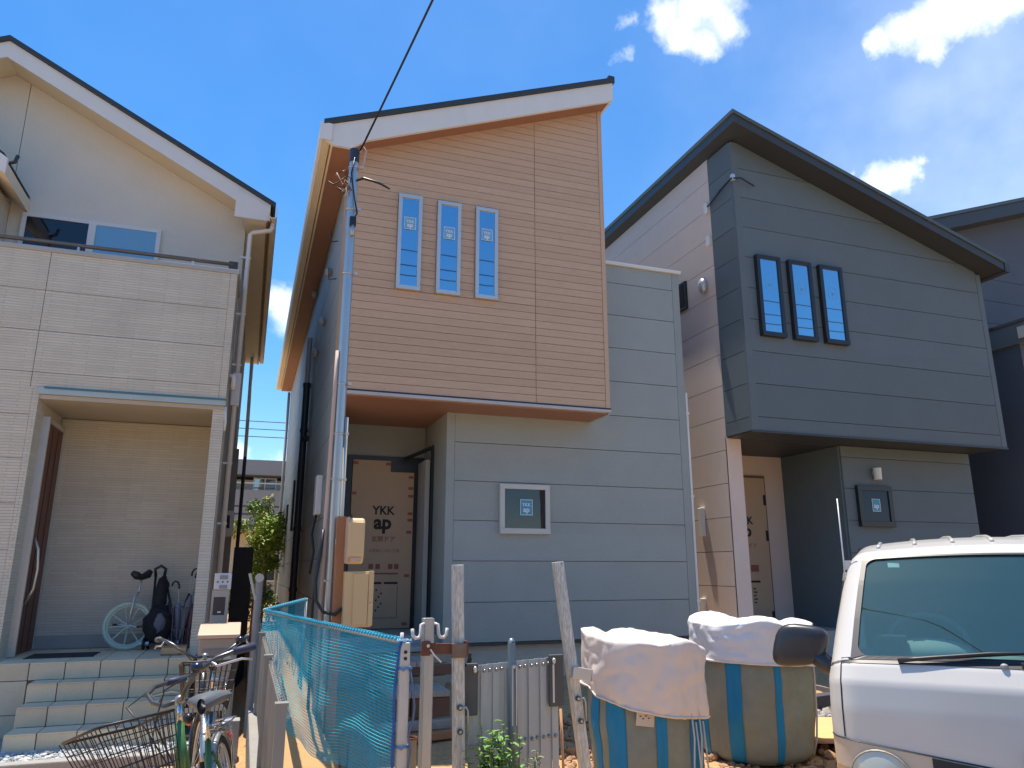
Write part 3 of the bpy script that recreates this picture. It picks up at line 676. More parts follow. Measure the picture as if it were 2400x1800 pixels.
# lower gabled bay further left
B().prism([(-7,6.6),(-4.6,7.25),(-2.75,5.98),(-2.75,5.80),(-4.6,7.07),(-7,6.42)], 8.55, 8.60).build('bay_barge_board', white_trim, HL)
B().prism([(-4.6,7.09),(-2.78,5.83),(-2.78,5.98),(-4.6,7.24)], 8.60, 9.6).build('bay_soffit', cream_trim, HL); B().prism([(-4.6,7.26),(-2.79,6.02),(-2.79,6.04),(-4.6,7.28)], 8.56, 9.6).build('bay_roof', roof_dark, HL)
B().prism([(-6.5,5.1),(-2.98,5.1),(-2.98,5.9),(-4.6,7.05),(-6.5,6.4)], 8.85, 9.6).build('bay_wall', cream_pl, HL)
B().tube([(-2.78,8.62,5.95),(-2.70,8.62,5.98),(-2.68,8.62,6.06)], .02, 6).build('gutter_bracket', black_m, HL)

# ------------------------------------------------------------------ tiled entrance steps
ST = thing('entrance_steps', 'tiled entrance steps with dark joints up to the recessed porch', 'steps', (-1.1, 7.7, .13))
core = B().box(-5.9, -.42, 8.535, 9.9, .05, .826)
ys = [8.52, 8.27, 8.01, 7.72]; zs = [.84, .685, .525, .36, .20]
for k in range(1, 4): core.box(-1.765, -.425, ys[k]+.015, 8.6, .05, zs[k]-.013)
core.build('core', grout, ST)
def tile(x0, x1, y0, y1, z0, z1):
    B().box(x0, x1, y0, y1, z0, z1).build('tile', tile_m, ST, bevel=.003)
g_ = .004
for k in range(4):                                         # risers
    xl = -1.78; n = 0
    jo = [-1.84+.3*i for i in range(6)] if k == 0 else [-1.78] + [-1.54-.03*(k-1)*0+.3*i for i in range(5)]
    jo = [j for j in jo if j < -.45] + [-.41]
    if k == 0: jo = [-4.54,-4.24,-3.94,-3.64,-3.34,-3.04,-2.74,-2.44,-2.14] + jo
    for a, b in zip(jo[:-1], jo[1:]):
        if b-a > .02: tile(a+g_, b-g_, ys[k]+.001, ys[k]+.014, zs[k+1]+.002, zs[k]-.013)
    y1 = ys[k-1] if k else None
    if k:
        for a, b in zip(jo[:-1], jo[1:]):
            if b-a > .02: tile(a+g_, b-g_, ys[k]-.004, y1-.002, zs[k]-.012, zs[k])
jo = [-4.54+.3*i for i in range(14)] + [-.41]
for r_ in range(5):
    for a, b in zip(jo[:-1], jo[1:]):
        if b-a > .02: tile(a+g_, b-g_, 8.515+.3*r_+g_, min(8.515+.3*(r_+1), 9.9)-g_, .827, .84)
for i in range(9):
    for j in range(2): tile(-1.84-.3*(i+1)+g_, -1.84-.3*i-g_, 8.521, 8.534, .10+.29*j, .10+.29*(j+1)-.006 if j == 0 else .68)
for k in range(1, 4):                                       # cheeks of the steps
    tile(-1.782, -1.766, ys[k]+.005, 8.51, .06, zs[k]-.014)

gm = M('white_gravel', (.50,.52,.52), .85, var=.25, scale=30)
def pebbles(name, mat, n, spots, smin, smax, rs):
    b_ = B(); q = random.Random(rs)
    ico = [(0,0,1),(.89,0,.45),(.28,.85,.45),(-.72,.53,.45),(-.72,-.53,.45),(.28,-.85,.45),(.72,.53,-.45),(-.28,.85,-.45),(-.89,0,-.45),(-.28,-.85,-.45),(.72,-.53,-.45),(0,0,-1)]
    fc = [(0,1,2),(0,2,3),(0,3,4),(0,4,5),(0,5,1),(1,6,2),(2,7,3),(3,8,4),(4,9,5),(5,10,1),(6,7,2),(7,8,3),(8,9,4),(9,10,5),(10,6,1),(11,7,6),(11,8,7),(11,9,8),(11,10,9),(11,6,10)]
    for i in range(n):
        x, y, z = spots(q); s_ = q.uniform(smin, smax)*(1 if q.random() < .85 else 1.6); m_ = Matrix.Rotation(q.uniform(0,6.3), 3, 'Z') @ Matrix.Rotation(q.uniform(0,1), 3, 'X')
        sc_ = Vector((s_*q.uniform(.7,1.3), s_*q.uniform(.6,1.1), s_*q.uniform(.45,.8)))
        b_.add([m_ @ Vector((v[0]*sc_.x*q.uniform(.85,1.1), v[1]*sc_.y, v[2]*sc_.z)) + Vector((x,y,z)) for v in ico], fc)
    o = b_.build(name, mat, fixn=False); struct(o, 'stuff'); return o
o = pebbles('gravel', gm, 2600, lambda q: (q.uniform(-3.4,.05), q.uniform(7.38,7.73), .205+q.uniform(-.01,.018)), .010, .022, 3)
o['label'] = 'pale gravel strip between the kerb and the tiled steps'; o['category'] = 'gravel'
struct(B().box(-6,.05,7.37,8.5,.0,.195).build('gravel_bed', conc))
o = pebbles('gravel', gm, 1500, lambda q: (q.uniform(-.40,.04), q.uniform(5.2,7.2), .125+q.uniform(-.01,.012)), .010, .022, 4)
o['label'] = 'pale gravel beside the mesh boundary fence under the bicycles'; o['category'] = 'gravel'

# door mat
DM = thing('door_mat', 'dark grey door mat on the tiled landing', 'mat', (-1.65, 9.0, .84))
B().box(-1.98,-1.38,8.92,9.30,.8402,.852).build('mat_pile', M('mat_grey', (.045,.045,.05), .95, var=.2, scale=40, bump=.8, bscale=200), DM, bevel=.004)
B().box(-1.99,-1.37,8.91,8.92,.8402,.849).build('rubber_edge', black_m, DM); B().box(-1.99,-1.37,9.30,9.31,.8402,.849).build('rubber_edge', black_m, DM)

# ------------------------------------------------------------------ porch things
def wheel(parent, c, rad, axis, tyre_r, tm, rm, spokes=0, spm=None, name='wheel', hub=.025, hubw=.05, fat=None):
    """tyre + rim + hub + spokes; axis = unit vector of the axle"""
    ax = Vector(axis).normalized(); u = ax.orthogonal().normalized(); v = ax.cross(u); c = Vector(c)
    ring = lambda r_, n=40: [c+(u*math.cos(2*math.pi*i/n)+v*math.sin(2*math.pi*i/n))*r_ for i in range(n+1)]
    wh = B().tube(ring(rad-tyre_r), tyre_r, 8, cap=False).build(name, tm, parent, smooth=True)
    B().tube(ring(rad-2*tyre_r-.006), .010, 6, cap=False).build('rim', rm, wh, smooth=True)
    B().tube([c-ax*hubw, c+ax*hubw], hub, 8).build('hub', rm, wh, smooth=True, auto=40)
    if spokes:
        b_ = B()
        for i in range(spokes):
            a = 2*math.pi*i/spokes; e = c+(u*math.cos(a)+v*math.sin(a))*(rad-2*tyre_r-.006); h = c+ax*hubw*.7*(1 if i % 2 else -1)
            b_.tube([h, e], .0013 if spokes > 12 else .008, 4, cap=False)
        b_.build('spokes', spm or rm, wh)
    return wh
UN = thing('unicycle', 'unicycle with pale green wheel leaning on the porch wall', 'unicycle', (-1.15, 9.45, .84))
ug = M('pale_green_plastic', (.50,.62,.52), .5, var=.05)
uc = Vector((-1.16, 9.50, 1.095)); axu = Vector((.12,-1,.10)).normalized()
wheel(UN, uc, .255, axu, .022, ug, ug, spokes=9, spm=ug, hub=.03, hubw=.035)
B().tube([uc-axu*.05+Vector((0,0,0)), uc-axu*.05+Vector((.03,.02,.30)), Vector((-1.10,9.56,1.45)), Vector((-1.09,9.58,1.60))], .013, 8).build('fork', alu, UN, smooth=True)
B().tube([uc+axu*.05, uc+axu*.05+Vector((.03,.02,.30)), Vector((-1.10,9.56,1.45))], .013, 8).build('fork', alu, UN, smooth=True)
B().tube([(-1.18,9.52,1.66),(-1.14,9.55,1.63),(-1.09,9.58,1.61),(-1.03,9.61,1.64),(-1.01,9.63,1.68)], [.03,.045,.035,.045,.03], 10).build('saddle', black_m, UN, smooth=True)
B().tube([uc-axu*.07, uc-axu*.07+Vector((-.11,0,.02))], .009, 6).build('crank', alu, UN); B().cbox(uc-axu*.12+Vector((-.12,0,.02)), (.07,.07,.02)).build('pedal', black_m, UN)
B().tube([uc+axu*.07, uc+axu*.07+Vector((.11,0,-.02))], .009, 6).build('crank', alu, UN); B().cbox(uc+axu*.12+Vector((.12,0,-.02)), (.07,.07,.02)).build('pedal', black_m, UN)

SR = thing('folded_stroller', 'black folded stroller standing against the porch wall', 'stroller', (-.83, 9.55, .84))
fb = M('black_fabric', (.018,.018,.022), .9, var=.3, scale=12, bump=.5, bscale=40)
nb = M('navy_fabric', (.06,.08,.13), .9, var=.3, scale=12, bump=.5, bscale=40)
for s_ in (-1, 1):
    B().tube([(-.83+.13*s_,9.50,.92),(-.84+.10*s_,9.55,1.25),(-.90+.05*s_,9.62,1.62)], .013, 8).build('frame_tube', black_m, SR, smooth=True)
    wheel(SR, (-.83+.15*s_,9.46,.905), .065, (1,0,0), .016, black_m, alu, name='wheel')
    wheel(SR, (-.83+.12*s_,9.60,.905), .065, (1,0,0), .016, black_m, alu, name='wheel')
B().tube([(-.95,9.62,1.62),(-.96,9.60,1.70),(-.90,9.59,1.735),(-.85,9.60,1.70),(-.86,9.62,1.62)], .017, 8).build('handle', black_m, SR, smooth=True)
def lump(bl, c, r, seed, amp=.25, nu=16, nv=12):
    vs=[]; c=Vector(c)
    for j in range(nv+1):
        t=math.pi*j/nv
        for i in range(nu):
            a=2*math.pi*i/nu; d=Vector((math.sin(t)*math.cos(a),math.sin(t)*math.sin(a),math.cos(t)))
            k=1+amp*noise.noise(d*2.3+Vector((seed,0,0)))+.4*amp*noise.noise(d*6+Vector((0,seed,0)))
            vs.append(c+Vector((d.x*r[0],d.y*r[1],d.z*r[2]))*k)
    bl.add(vs,[(j*nu+i,j*nu+(i+1)%nu,(j+1)*nu+(i+1)%nu,(j+1)*nu+i) for j in range(nv) for i in range(nu)]); return bl
lump(B(), (-.86,9.50,1.10), (.15,.10,.20), 1.0).build('seat_fabric', fb, SR, smooth=True)
lump(B(), (-.87,9.57,1.40), (.07,.07,.20), 2.0).build('back_fabric', fb, SR, smooth=True)
lump(B(), (-.84,9.42,1.12), (.06,.04,.10), 3.0).build('pocket', M('grey_fabric', (.16,.17,.20), .9), SR, smooth=True)

US = thing('umbrella_stand', 'umbrella stand crowded with folded umbrellas beside the porch column', 'stand', (-.62, 9.5, .84))
B().tube([(-.62,9.52,.842),(-.62,9.52,.875)], [.12,.12], 16).build('base', M('mauve_plastic', (.20,.13,.15), .6), US, smooth=True, auto=40)
b_ = B()
for k in range(10):
    a = 2*math.pi*k/10; b_.tube([(-.62+.10*math.cos(a),9.52+.10*math.sin(a),.87),(-.62+.12*math.cos(a),9.52+.12*math.sin(a),1.28)], .006, 6)
for zz, r_ in ((1.05,.11),(1.28,.12)): b_.tube([(-.62+r_*math.cos(2*math.pi*i/24),9.52+r_*math.sin(2*math.pi*i/24),zz) for i in range(25)], .007, 6, cap=False)
b_.build('wire_rack', M('mauve_plastic', (.20,.13,.15)), US)
ucols = [('navy umbrella with a hooked handle in the stand', (.035,.045,.09), (-.71,9.50,.89), (-.80,9.60,1.50), 0), ('grey umbrella leaning right in the stand', (.22,.22,.25), (-.63,9.48,.89), (-.53,9.6,1.60), 1),
         ('pale blue umbrella in the stand', (.25,.33,.45), (-.66,9.55,.89), (-.69,9.60,1.48), 0), ('mauve umbrella in the stand next to the column', (.26,.13,.15), (-.56,9.55,.89), (-.51,9.58,1.46), 1), ('black umbrella with a curved handle in the stand', (.02,.02,.025), (-.60,9.57,.89), (-.57,9.62,1.62), 1)]
for lab, col, a, b, hk in ucols:
    U = thing('umbrella', lab, 'umbrella', a, group='folded umbrellas'); a, b = Vector(a), Vector(b)
    L_ = lambda t: a.lerp(b, t)
    B().tube([L_(0), L_(.1), L_(.35), L_(.62), L_(.74)], [.004,.014,.03,.036,.010], 9).build('canopy', M('umb_%d' % int(col[0]*1000), col, .8, var=.2, scale=20, stretch=(1,1,.2)), U, smooth=True)
    B().tube([L_(.72), L_(1.0)], .005, 6).build('shaft', alu, U)
    d = (b-a).normalized(); x = Vector((1 if hk else -1, 0, 0))
    B().tube([L_(1.0)+x*.0, L_(1.0)+d*.04, L_(1.0)+d*.075+x*.015, L_(1.0)+d*.085+x*.045, L_(1.0)+d*.06+x*.07, L_(1.0)+d*.03+x*.072], .010, 8).build('handle', black_m, U, smooth=True)
BX = thing('carton', 'small brown carton with orange print on the landing', 'box', (-.62, 8.85, .84))
B().box(-.74,-.50,8.76,8.95,.8405,.93).build('box_body', M('carton_brown', (.42,.22,.10), .8, var=.2, scale=9), BX, bevel=.004)
B().box(-.735,-.505,8.757,8.759,.86,.915).build('print_panel', M('carton_print', (.62,.42,.22), .7), BX)
B().box(-.58,-.545,8.757,8.7585,.845,.86).build('print_mark', inkr, BX)

# mailbox, utility pillar
PB = thing('parcel_box', 'taupe parcel post box by the fence, slanted top coloured as sunlit', 'post box', (-.17, 7.7, .13))
taupe = M('taupe_metal', (.34,.30,.25), .55, var=.06)
B().box(-.335,-.005,7.58,7.98,.20,1.09).build('body', taupe, PB, bevel=.008)
B().prismx([(7.55,1.092),(8.0,1.092),(8.0,1.20),(7.93,1.205),(7.55,1.125)], -.35, .01).build('lid', M('sunlit_peach_lid', (.62,.43,.32), .5, var=.04), PB, bevel=.006)  # peach colour paints sunlight onto the top of the taupe box
B().box(-.30,-.04,7.572,7.58,.95,1.0).build('slot_flap', M('slot_grey', (.22,.20,.18), .4), PB); B().box(-.32,-.02,7.573,7.58,.30,.90).build('door_panel', taupe, PB, bevel=.004)
B().box(-.07,-.045,7.56,7.575,.60,.66).build('lock', alu, PB)
PL = thing('gate_pillar', 'slim grey gate pillar with intercom and white utility panel', 'pillar', (-.2, 8.25, .13))
B().box(-.285,-.125,8.2,8.32,.15,1.50).build('column', M('pillar_grey', (.40,.38,.34), .6, var=.05), PL, bevel=.006)
B().box(-.265,-.155,8.194,8.2,1.26,1.43).build('intercom', M('intercom_brown', (.05,.04,.045), .35), PL, bevel=.003)
B().box(-.22,-.19,8.19,8.194,1.28,1.295).build('name_strip', white_trim, PL)
B().box(-.275,-.115,8.19,8.33,1.502,1.66).build('utility_box', M('utility_white', (.62,.63,.62), .5), PL, bevel=.006)
B().box(-.225,-.15,8.184,8.19,1.60,1.64).build('label_plate', M('plate_grey', (.25,.28,.30), .5), PL); B().box(-.225,-.15,8.184,8.19,1.51,1.545).build('label_plate', M('plate_grey', (.25,.28,.30)), PL)
for k in range(3): B().tube([(-.24+.045*k,8.182,1.575),(-.24+.045*k,8.19,1.575)], .008, 8).build('button', black_m, PL)
AC = thing('outdoor_unit_cover', 'dark storage locker in the passage between the houses', 'locker', (-.02, 11.6, .15))
B().box(-.16,.10,11.4,12.0,.15,2.0).build('body', M('dark_locker', (.025,.025,.028), .6), AC, bevel=.01)
for k in range(6): B().box(-.165,.105,11.393,11.4,.4+.25*k,.415+.25*k).build('groove', black_m, AC)
PLT = thing('planter_wall', 'short pale block wall below the parcel box', 'wall', (-.15, 7.3, .13))
for k in range(2): B().box(-.25+.16*k,-.095+.16*k,7.05,7.2,.13,.42+.06*k).build('block', conc, PLT, bevel=.008)
B().box(-.27,.08,7.04,7.21,.425,.46).build('cap', conc, PLT) if False else None

# ------------------------------------------------------------------ service pole and its boxes
PO = thing('service_pole', 'slim galvanised service pole carrying cables in front of the timber house', 'pole', (.687, 6.6, .27))
pm = M('pole_steel', (.50,.51,.50), .33, metal=.75, var=.08, scale=5, stretch=(4,4,.5))
B().tube([(.687,6.6,.2),(.687,6.6,5.50)], [.058,.044], 16).build('pole_shaft', pm, PO, smooth=True, auto=50)
B().tube([(.687,6.6,5.50),(.687,6.6,5.64)], .047, 14).build('pole_cap', M('navy_cap', (.03,.04,.07), .5), PO, smooth=True, auto=50)
B().tube([(.615,6.58,.25),(.615,6.57,2.05),(.628,6.57,3.2),(.632,6.57,3.6)], .017, 8).build('conduit', M('peach_conduit', (.55,.42,.34), .6, var=.12, scale=3, stretch=(1,1,.4)), PO, smooth=True)
B().tube([(.755,6.58,.25),(.747,6.58,3.0)], .016, 8).build('conduit', M('grey_conduit', (.42,.43,.42), .5), PO, smooth=True)
for z in (1.6,2.45,2.85,3.3,4.35,5.0,5.44):
    r_ = .058-.014*z/5.5+.004
    B().tube([(.687+r_*math.cos(2*math.pi*i/20),6.6+r_*math.sin(2*math.pi*i/20),z) for i in range(21)], .006, 5, cap=False).build('band', alu, PO, smooth=True)
    B().cbox((.755,6.56,z), (.03,.03,.022)).build('band_bolt', alu, PO)
B().cbox((.70,6.545,4.86), (.06,.05,.10)).build('cable_clamp', black_m, PO, bevel=.01)
B().tube([(.70,6.54,4.82),(.70,6.54,4.72)], .022, 8).build('clamp_weight', galv, PO, smooth=True)
wr = random.Random(5)
for k in range(11):                                           # the tangle of tails at the top
    a = Vector((.66,6.58,5.22+.04*wr.random())); pts = [a]
    for i in range(5): pts.append(pts[-1]+Vector((-.022+wr.uniform(-.035,.03), wr.uniform(-.04,.04), wr.uniform(-.06,.06))))
    B().tube(pts, .005, 5).build('wire_tail', [black_m, black_m, M('copper_wire', (.35,.16,.10), .5), M('white_wire', (.6,.55,.52), .5)][k % 4], PO, smooth=True)
B().tube([(.72,6.56,5.30),(.78,6.55,5.33),(.93,6.54,5.30),(1.03,6.53,5.25)], [.012,.012,.012,.008], 6).build('wire_tail', black_m, PO, smooth=True)
B().tube([(.735,6.56,5.60),(.765,6.55,5.66),(.79,6.55,5.62),(.775,6.55,5.50),(.755,6.56,5.42)], .010, 6).build('dead_end_grip', M('pink_grip', (.55,.38,.33), .6), PO, smooth=True)
B().tube([(.69,6.55,5.55),(.66,6.53,5.35),(.70,6.53,5.1),(.735,6.54,4.95),(.70,6.55,4.88)], .008, 6).build('jumper', black_m, PO, smooth=True)
o = B().tube(sag((.735,6.56,5.62), (2.9,-4.5,9.5), .2, 24), .010, 6).build('overhead_cable', black_m, smooth=True)
tag(o, 'black service cable rising from the pole top out over the street', 'cable')
o = B().tube([(.60,6.56,2.02),(.59,6.54,1.85),(.56,6.52,1.6),(.57,6.50,1.45),(.63,6.47,1.36),(.72,6.44,1.34),(.79,6.42,1.40),(.825,6.41,1.52),(.82,6.41,1.62),(.80,6.41,1.67)], .014, 8).build('power_cable', black_m, smooth=True)
tag(o, 'black cable looping from the pole into the lower beige box', 'cable')
o = B().tube([(.60,6.55,2.0),(.565,6.56,1.7),(.55,6.57,1.4),(.56,6.58,1.0),(.57,6.58,.5)], .012, 8).build('power_cable', black_m, smooth=True)
tag(o, 'black cable hanging straight down beside the pole', 'cable')
SK = thing('timber_stake', 'orange brown timber stake standing against the pole', 'stake', (.745, 6.47, .3))
sm_ = M('orange_timber', (.42,.19,.085), .75, var=.18, scale=4, stretch=(10,10,.7))
B().box(.70,.775,6.45,6.50,.22,2.13).build('board', sm_, SK, bevel=.003)
B().box(.695,.70,6.445,6.455,1.3,1.34).box(.695,.70,6.445,6.455,1.9,1.94).build('nails', alu, SK)
bx = M('sunlit_beige_plastic', (.72,.50,.25), .45, var=.04)  # beige yellowed to put sunlight into the colour of faces the sun misses
UB = thing('meter_box', 'rounded beige electricity meter box, the upper one on the stake', 'box', (.85, 6.43, 1.74))
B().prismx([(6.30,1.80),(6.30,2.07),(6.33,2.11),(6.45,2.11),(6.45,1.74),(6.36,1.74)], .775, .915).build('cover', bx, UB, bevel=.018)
B().box(.772,.79,6.31,6.46,1.745,2.118).build('back_plate', M('pinkish_plastic', (.58,.42,.33), .5), UB, bevel=.004)  # pinkish tone puts the shaded left side of the box into the colour
B().box(.80,.89,6.298,6.302,1.76,1.79).build('latch', M('pinkish_plastic', (.58,.42,.33)), UB)
LB = thing('switch_box', 'square beige switch box with hinged door, the lower one on the stake', 'box', (.88, 6.43, 1.24))
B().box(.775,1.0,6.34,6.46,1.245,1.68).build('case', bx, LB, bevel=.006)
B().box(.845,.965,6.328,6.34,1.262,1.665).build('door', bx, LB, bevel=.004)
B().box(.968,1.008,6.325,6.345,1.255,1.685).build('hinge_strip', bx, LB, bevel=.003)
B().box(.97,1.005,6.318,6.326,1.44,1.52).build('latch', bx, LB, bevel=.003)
B().tube([(.985,6.318,1.43),(.985,6.30,1.42)], .008, 8).build('padlock_eye', alu, LB)

# ------------------------------------------------------------------ blue net on its posts
netm = M('cyan_net', (.02,.50,.66), .6, var=.10, scale=6)
def net(rail, zb, name, label, ns, ntt, billow, seed, rr=.0021):
    """rail = top line; net hangs from it down to height zb(s)"""
    Np = thing(name, label, 'net', (rail[0][0], rail[0][1], gz(*rail[0][:2])))
    rail = [Vector(p) for p in rail]
    seg = [0]
    for a, b in zip(rail[:-1], rail[1:]): seg.append(seg[-1]+(b-a).length)
    def top(s):
        d = s*seg[-1]
        for i in range(len(rail)-1):
            if d <= seg[i+1]+1e-9: return rail[i].lerp(rail[i+1], (d-seg[i])/(seg[i+1]-seg[i]))
        return rail[-1]
    nrm = (rail[-1]-rail[0]).cross(Vector((0,0,1))).normalized()
    def P(s, t):
        a = top(s); z = a.z+(zb(s)-a.z)*t
        d = billow*(t**.7)*(1.25-t)*(.6+.8*noise.noise(Vector((s*3.1, t*1.5, seed)))) + .02*noise.noise(Vector((s*9, t*5, seed+4)))*t
        sg = .012*math.sin(s*17+seed)*t*2
        return Vector((a.x, a.y, z+sg)) + nrm*d + Vector((0,0,.02*noise.noise(Vector((s*12,t*3,seed)))*t))
    b_ = B()
    for j in range(ntt+1): b_.tube([P(i/46, j/ntt) for i in range(47)], rr, 3, cap=False)
    b_.build('weft_strands', netm, Np)
    b_ = B()
    for i in range(ns+1): b_.tube([P(i/ns, j/14) for j in range(15)], rr*.8, 3, cap=False)
    b_.build('warp_strands', netm, Np)
    B().tube([P(i/40, 0)+Vector((0,0,.006)) for i in range(41)], .012, 6).build('top_rope', M('cyan_rope', (.02,.34,.50), .7, var=.2, scale=30), Np, smooth=True)
    wind = []
    for i in range(360):
        s = i/359; a = i*1.1; p = P(s, 0)+Vector((0,0,.006)); wind.append(p+nrm*.017*math.cos(a)+Vector((0,0,.017*math.sin(a))))
    B().tube(wind, .0035, 4).build('lashing', M('cyan_rope', (.02,.34,.50)), Np)
    return Np, P
NN, NP = net([(.21,7.45,1.325),(.53,6.0,1.31),(.875,4.45,1.30)], lambda s: .52-.06*math.sin(s*3.1), 'safety_net', 'cyan safety net stretched from the mesh fence towards the steel posts', 150, 44, .10, 1.0)
B().tube([NP(1, j/20)+Vector((.004,-.01,0)) for j in range(21)], .008, 6).build('edge_rope', M('blue_rope', (.02,.12,.40), .6), NN, smooth=True)
B().tube([(.21,7.45,1.325),(.53,6.0,1.305),(.875,4.45,1.30)], .014, 8).build('rail_tube', galv, NN, smooth=True)
N2, _ = net([(.21,7.47,1.33),(.60,7.95,1.40)], lambda s: .45, 'safety_net', 'bright blue net corner folded back towards the house from the fence', 40, 44, .05, 6.0)
B().tube([(.20,7.46,1.335),(.61,7.96,1.405)], .016, 8).build('rail_tube', galv_w, N2, smooth=True)
B().tube([(.605,7.96,1.42),(.605,7.96,.5)], .012, 8).build('rail_post', galv_w, N2, smooth=True)
NQ = thing('net_post', 'perforated steel post tied with blue rope at the net end', 'post', (.90, 4.45, .17))
B().box(.872,.932,4.44,4.48,.15,1.29).build('channel', galv_w, NQ, bevel=.004)
B().tube([(.885,4.46,1.28),(.885,4.46,1.345)], .010, 8).build('pin', white_trim, NQ, smooth=True)
for z in (1.24,1.205,.5): B().tube([(.905,4.436,z),(.905,4.44,z)], .010, 10).build('hole', black_m, NQ)
for z in (1.30,1.15,.74):
    B().tube([(.902+.042*math.cos(2*math.pi*i/18),4.46+.034*math.sin(2*math.pi*i/18),z+.006*math.sin(i*2.3)) for i in range(19)], .007, 5, cap=False).build('rope_tie', M('pale_blue_rope', (.14,.30,.52), .7), NQ, smooth=True)
o = B().tube([(.93,4.43,1.15),(.95,4.42,1.05),(.962,4.42,.95),(.955,4.42,.88),(.93,4.42,.80),(.945,4.42,.72),(.93,4.42,.62),(.925,4.42,.45)], .006, 6).build('loose_rope', M('slate_blue_rope', (.12,.17,.28), .7), smooth=True)
tag(o, 'blue grey rope hanging loose down the net post', 'rope')
FP = thing('fence_end_post', 'weathered round post at the corner where the nets meet', 'post', (.14, 7.62, .15))
B().tube([(.14,7.62,.1),(.14,7.62,1.60)], .034, 12).build('shaft', M('weathered_grey', (.25,.25,.25), .7, var=.2, dirt=.3), FP, smooth=True, auto=50)
B().tube([(.14,7.58,1.62),(.14,7.66,1.62)], .04, 12).build('clamp', galv, FP, smooth=True, auto=50)
B().beam((.05,7.63,1.66),(.12,7.62,1.42),.05,.02).build('clamp_arm', galv, FP)

PW = thing('plywood_offcut', 'triangular sunlit plywood offcut leaning back behind the cyan net', 'board', (.5, 6.3, .25))
pa, pb_, pc_ = Vector((.372,7.0,.972)), Vector((.815,6.12,.23)), Vector((.33,6.05,.21))
pn = (pb_-pa).cross(pc_-pa).normalized(); pn = pn if pn.z > 0 else -pn
b_ = B().add([pa, pb_, pc_, pa-pn*.014, pb_-pn*.014, pc_-pn*.014], [(0,1,2),(5,4,3),(0,3,4,1),(1,4,5,2),(2,5,3,0)]); b_.build('sheet', M('plywood_orange', (.60,.38,.16), .75, var=.10, scale=3, stretch=(1,6,1)), PW)
B().beam(pa+Vector((.03,.05,-.04)), (.42,7.25,.42), .03, .03).build('prop', M('orange_timber', (.42,.19,.085)), PW)

# ------------------------------------------------------------------ steel posts and the expanding gate
HK = thing('hook_post', 'grey channel post with two curled hooks near the top', 'post', (1.045, 4.5, .18))
B().box(1.012,1.078,4.47,4.53,.15,1.42).build('channel', galv, HK, bevel=.006)
B().box(1.02,1.07,4.462,4.47,.15,1.42).build('channel_lip', galv, HK)
for s_ in (-1, 1):
    B().tube([(1.045+.03*s_,4.47,1.39),(1.045+.05*s_,4.46,1.385),(1.045+.053*s_,4.455,1.335),(1.045+.062*s_,4.45,1.315),(1.045+.085*s_,4.45,1.312),(1.045+.10*s_,4.45,1.33),(1.045+.103*s_,4.45,1.365)], .010, 8).build('hook', galv_w, HK, smooth=True)
RB = thing('rusty_clamp', 'rusty brown clamp bar joining the hook post to the speckled post', 'clamp', (1.12, 4.5, 1.24))
B().beam((1.0,4.455,1.255),(1.19,4.49,1.245),.018,.06).build('bar', rust, RB, bevel=.003)
B().box(1.0,1.05,4.44,4.468,1.215,1.295).build('jaw', rust, RB, bevel=.004)
B().box(1.183,1.272,4.455,4.475,1.195,1.275).build('jaw', M('stained_iron', (.20,.14,.10), .8, var=.3, scale=12), RB, bevel=.004); B().box(1.265,1.283,4.46,4.55,1.20,1.285).build('strap', rust, RB)
B().tube([(1.035,4.435,1.27),(1.035,4.445,1.27)], .010, 8).build('bolt', alu, RB)
o = B().tube([(1.05,4.44,1.25),(1.07,4.43,1.22),(1.10,4.42,1.19),(1.11,4.42,1.18)], .005, 5).build('tie_wire', white_trim); tag(o, 'pale bent tie wire hanging from the rusty clamp', 'wire')
sp_m = M('speckled_white_steel', (.58,.58,.53), .5, metal=.25, var=.22, scale=24, stretch=(2,2,.35), fine=.22, bscale=60, dirt=.75, dirtcol=(.16,.13,.11))
def hinge_post(name, label, a, b, side):
    T_ = thing(name, label, 'post', (a[0], a[1], .18)); a, b = Vector(a), Vector(b)
    B().beam(a, b, .064, .06, up=(0,1,0)).build('tube', sp_m, T_, bevel=.004)
    d = (b-a).normalized()
    for z in (.92,.79):
        t = (z-a.z)/(b.z-a.z); p = a.lerp(b, t)
        B().tube([p+Vector((.0,-.033,0)), p+Vector((0,-.045,0))], .017, 12).build('bolt_head', M('dark_bolt', (.12,.12,.12), .5, metal=.6), T_)
        B().ell(p+Vector((0,-.047,0)), (.009,.008,.009), 8, 6).build('bolt', alu, T_, smooth=True)
    t = (.92-a.z)/(b.z-a.z); p = a.lerp(b, t)
    B().tube([p+Vector((.0,-.045,0)), p+Vector((.035,-.05,.002)), p+Vector((.045,-.05,-.02)), p+Vector((.048,-.05,-.13))], .006, 6).build('pin_handle', galv, T_, smooth=True)
    return T_
hinge_post('gate_post', 'speckled white square post, upright, left of the expanding gate', (1.262,4.52,.12), (1.224,4.52,1.725), 1)
hinge_post('gate_post', 'worn square post leaning left, right of the expanding gate', (2.11,4.55,.12), (1.925,4.62,1.745), -1)
BK = thing('post_bracket', 'short bare metal bracket sticking out of the leaning post', 'bracket', (2.04, 4.53, 1.0))
B().beam((1.985,4.545,1.075),(2.10,4.52,1.055),.03,.07).build('plate', alu, BK, bevel=.003); B().box(2.095,2.103,4.50,4.535,1.02,1.09).build('lip', alu, BK)
ST2 = thing('gate_strut', 'two thin orange poles leaning behind the gate', 'pole', (1.33, 4.62, .2))
op = M('orange_pole', (.55,.30,.14), .6, var=.12, scale=6)
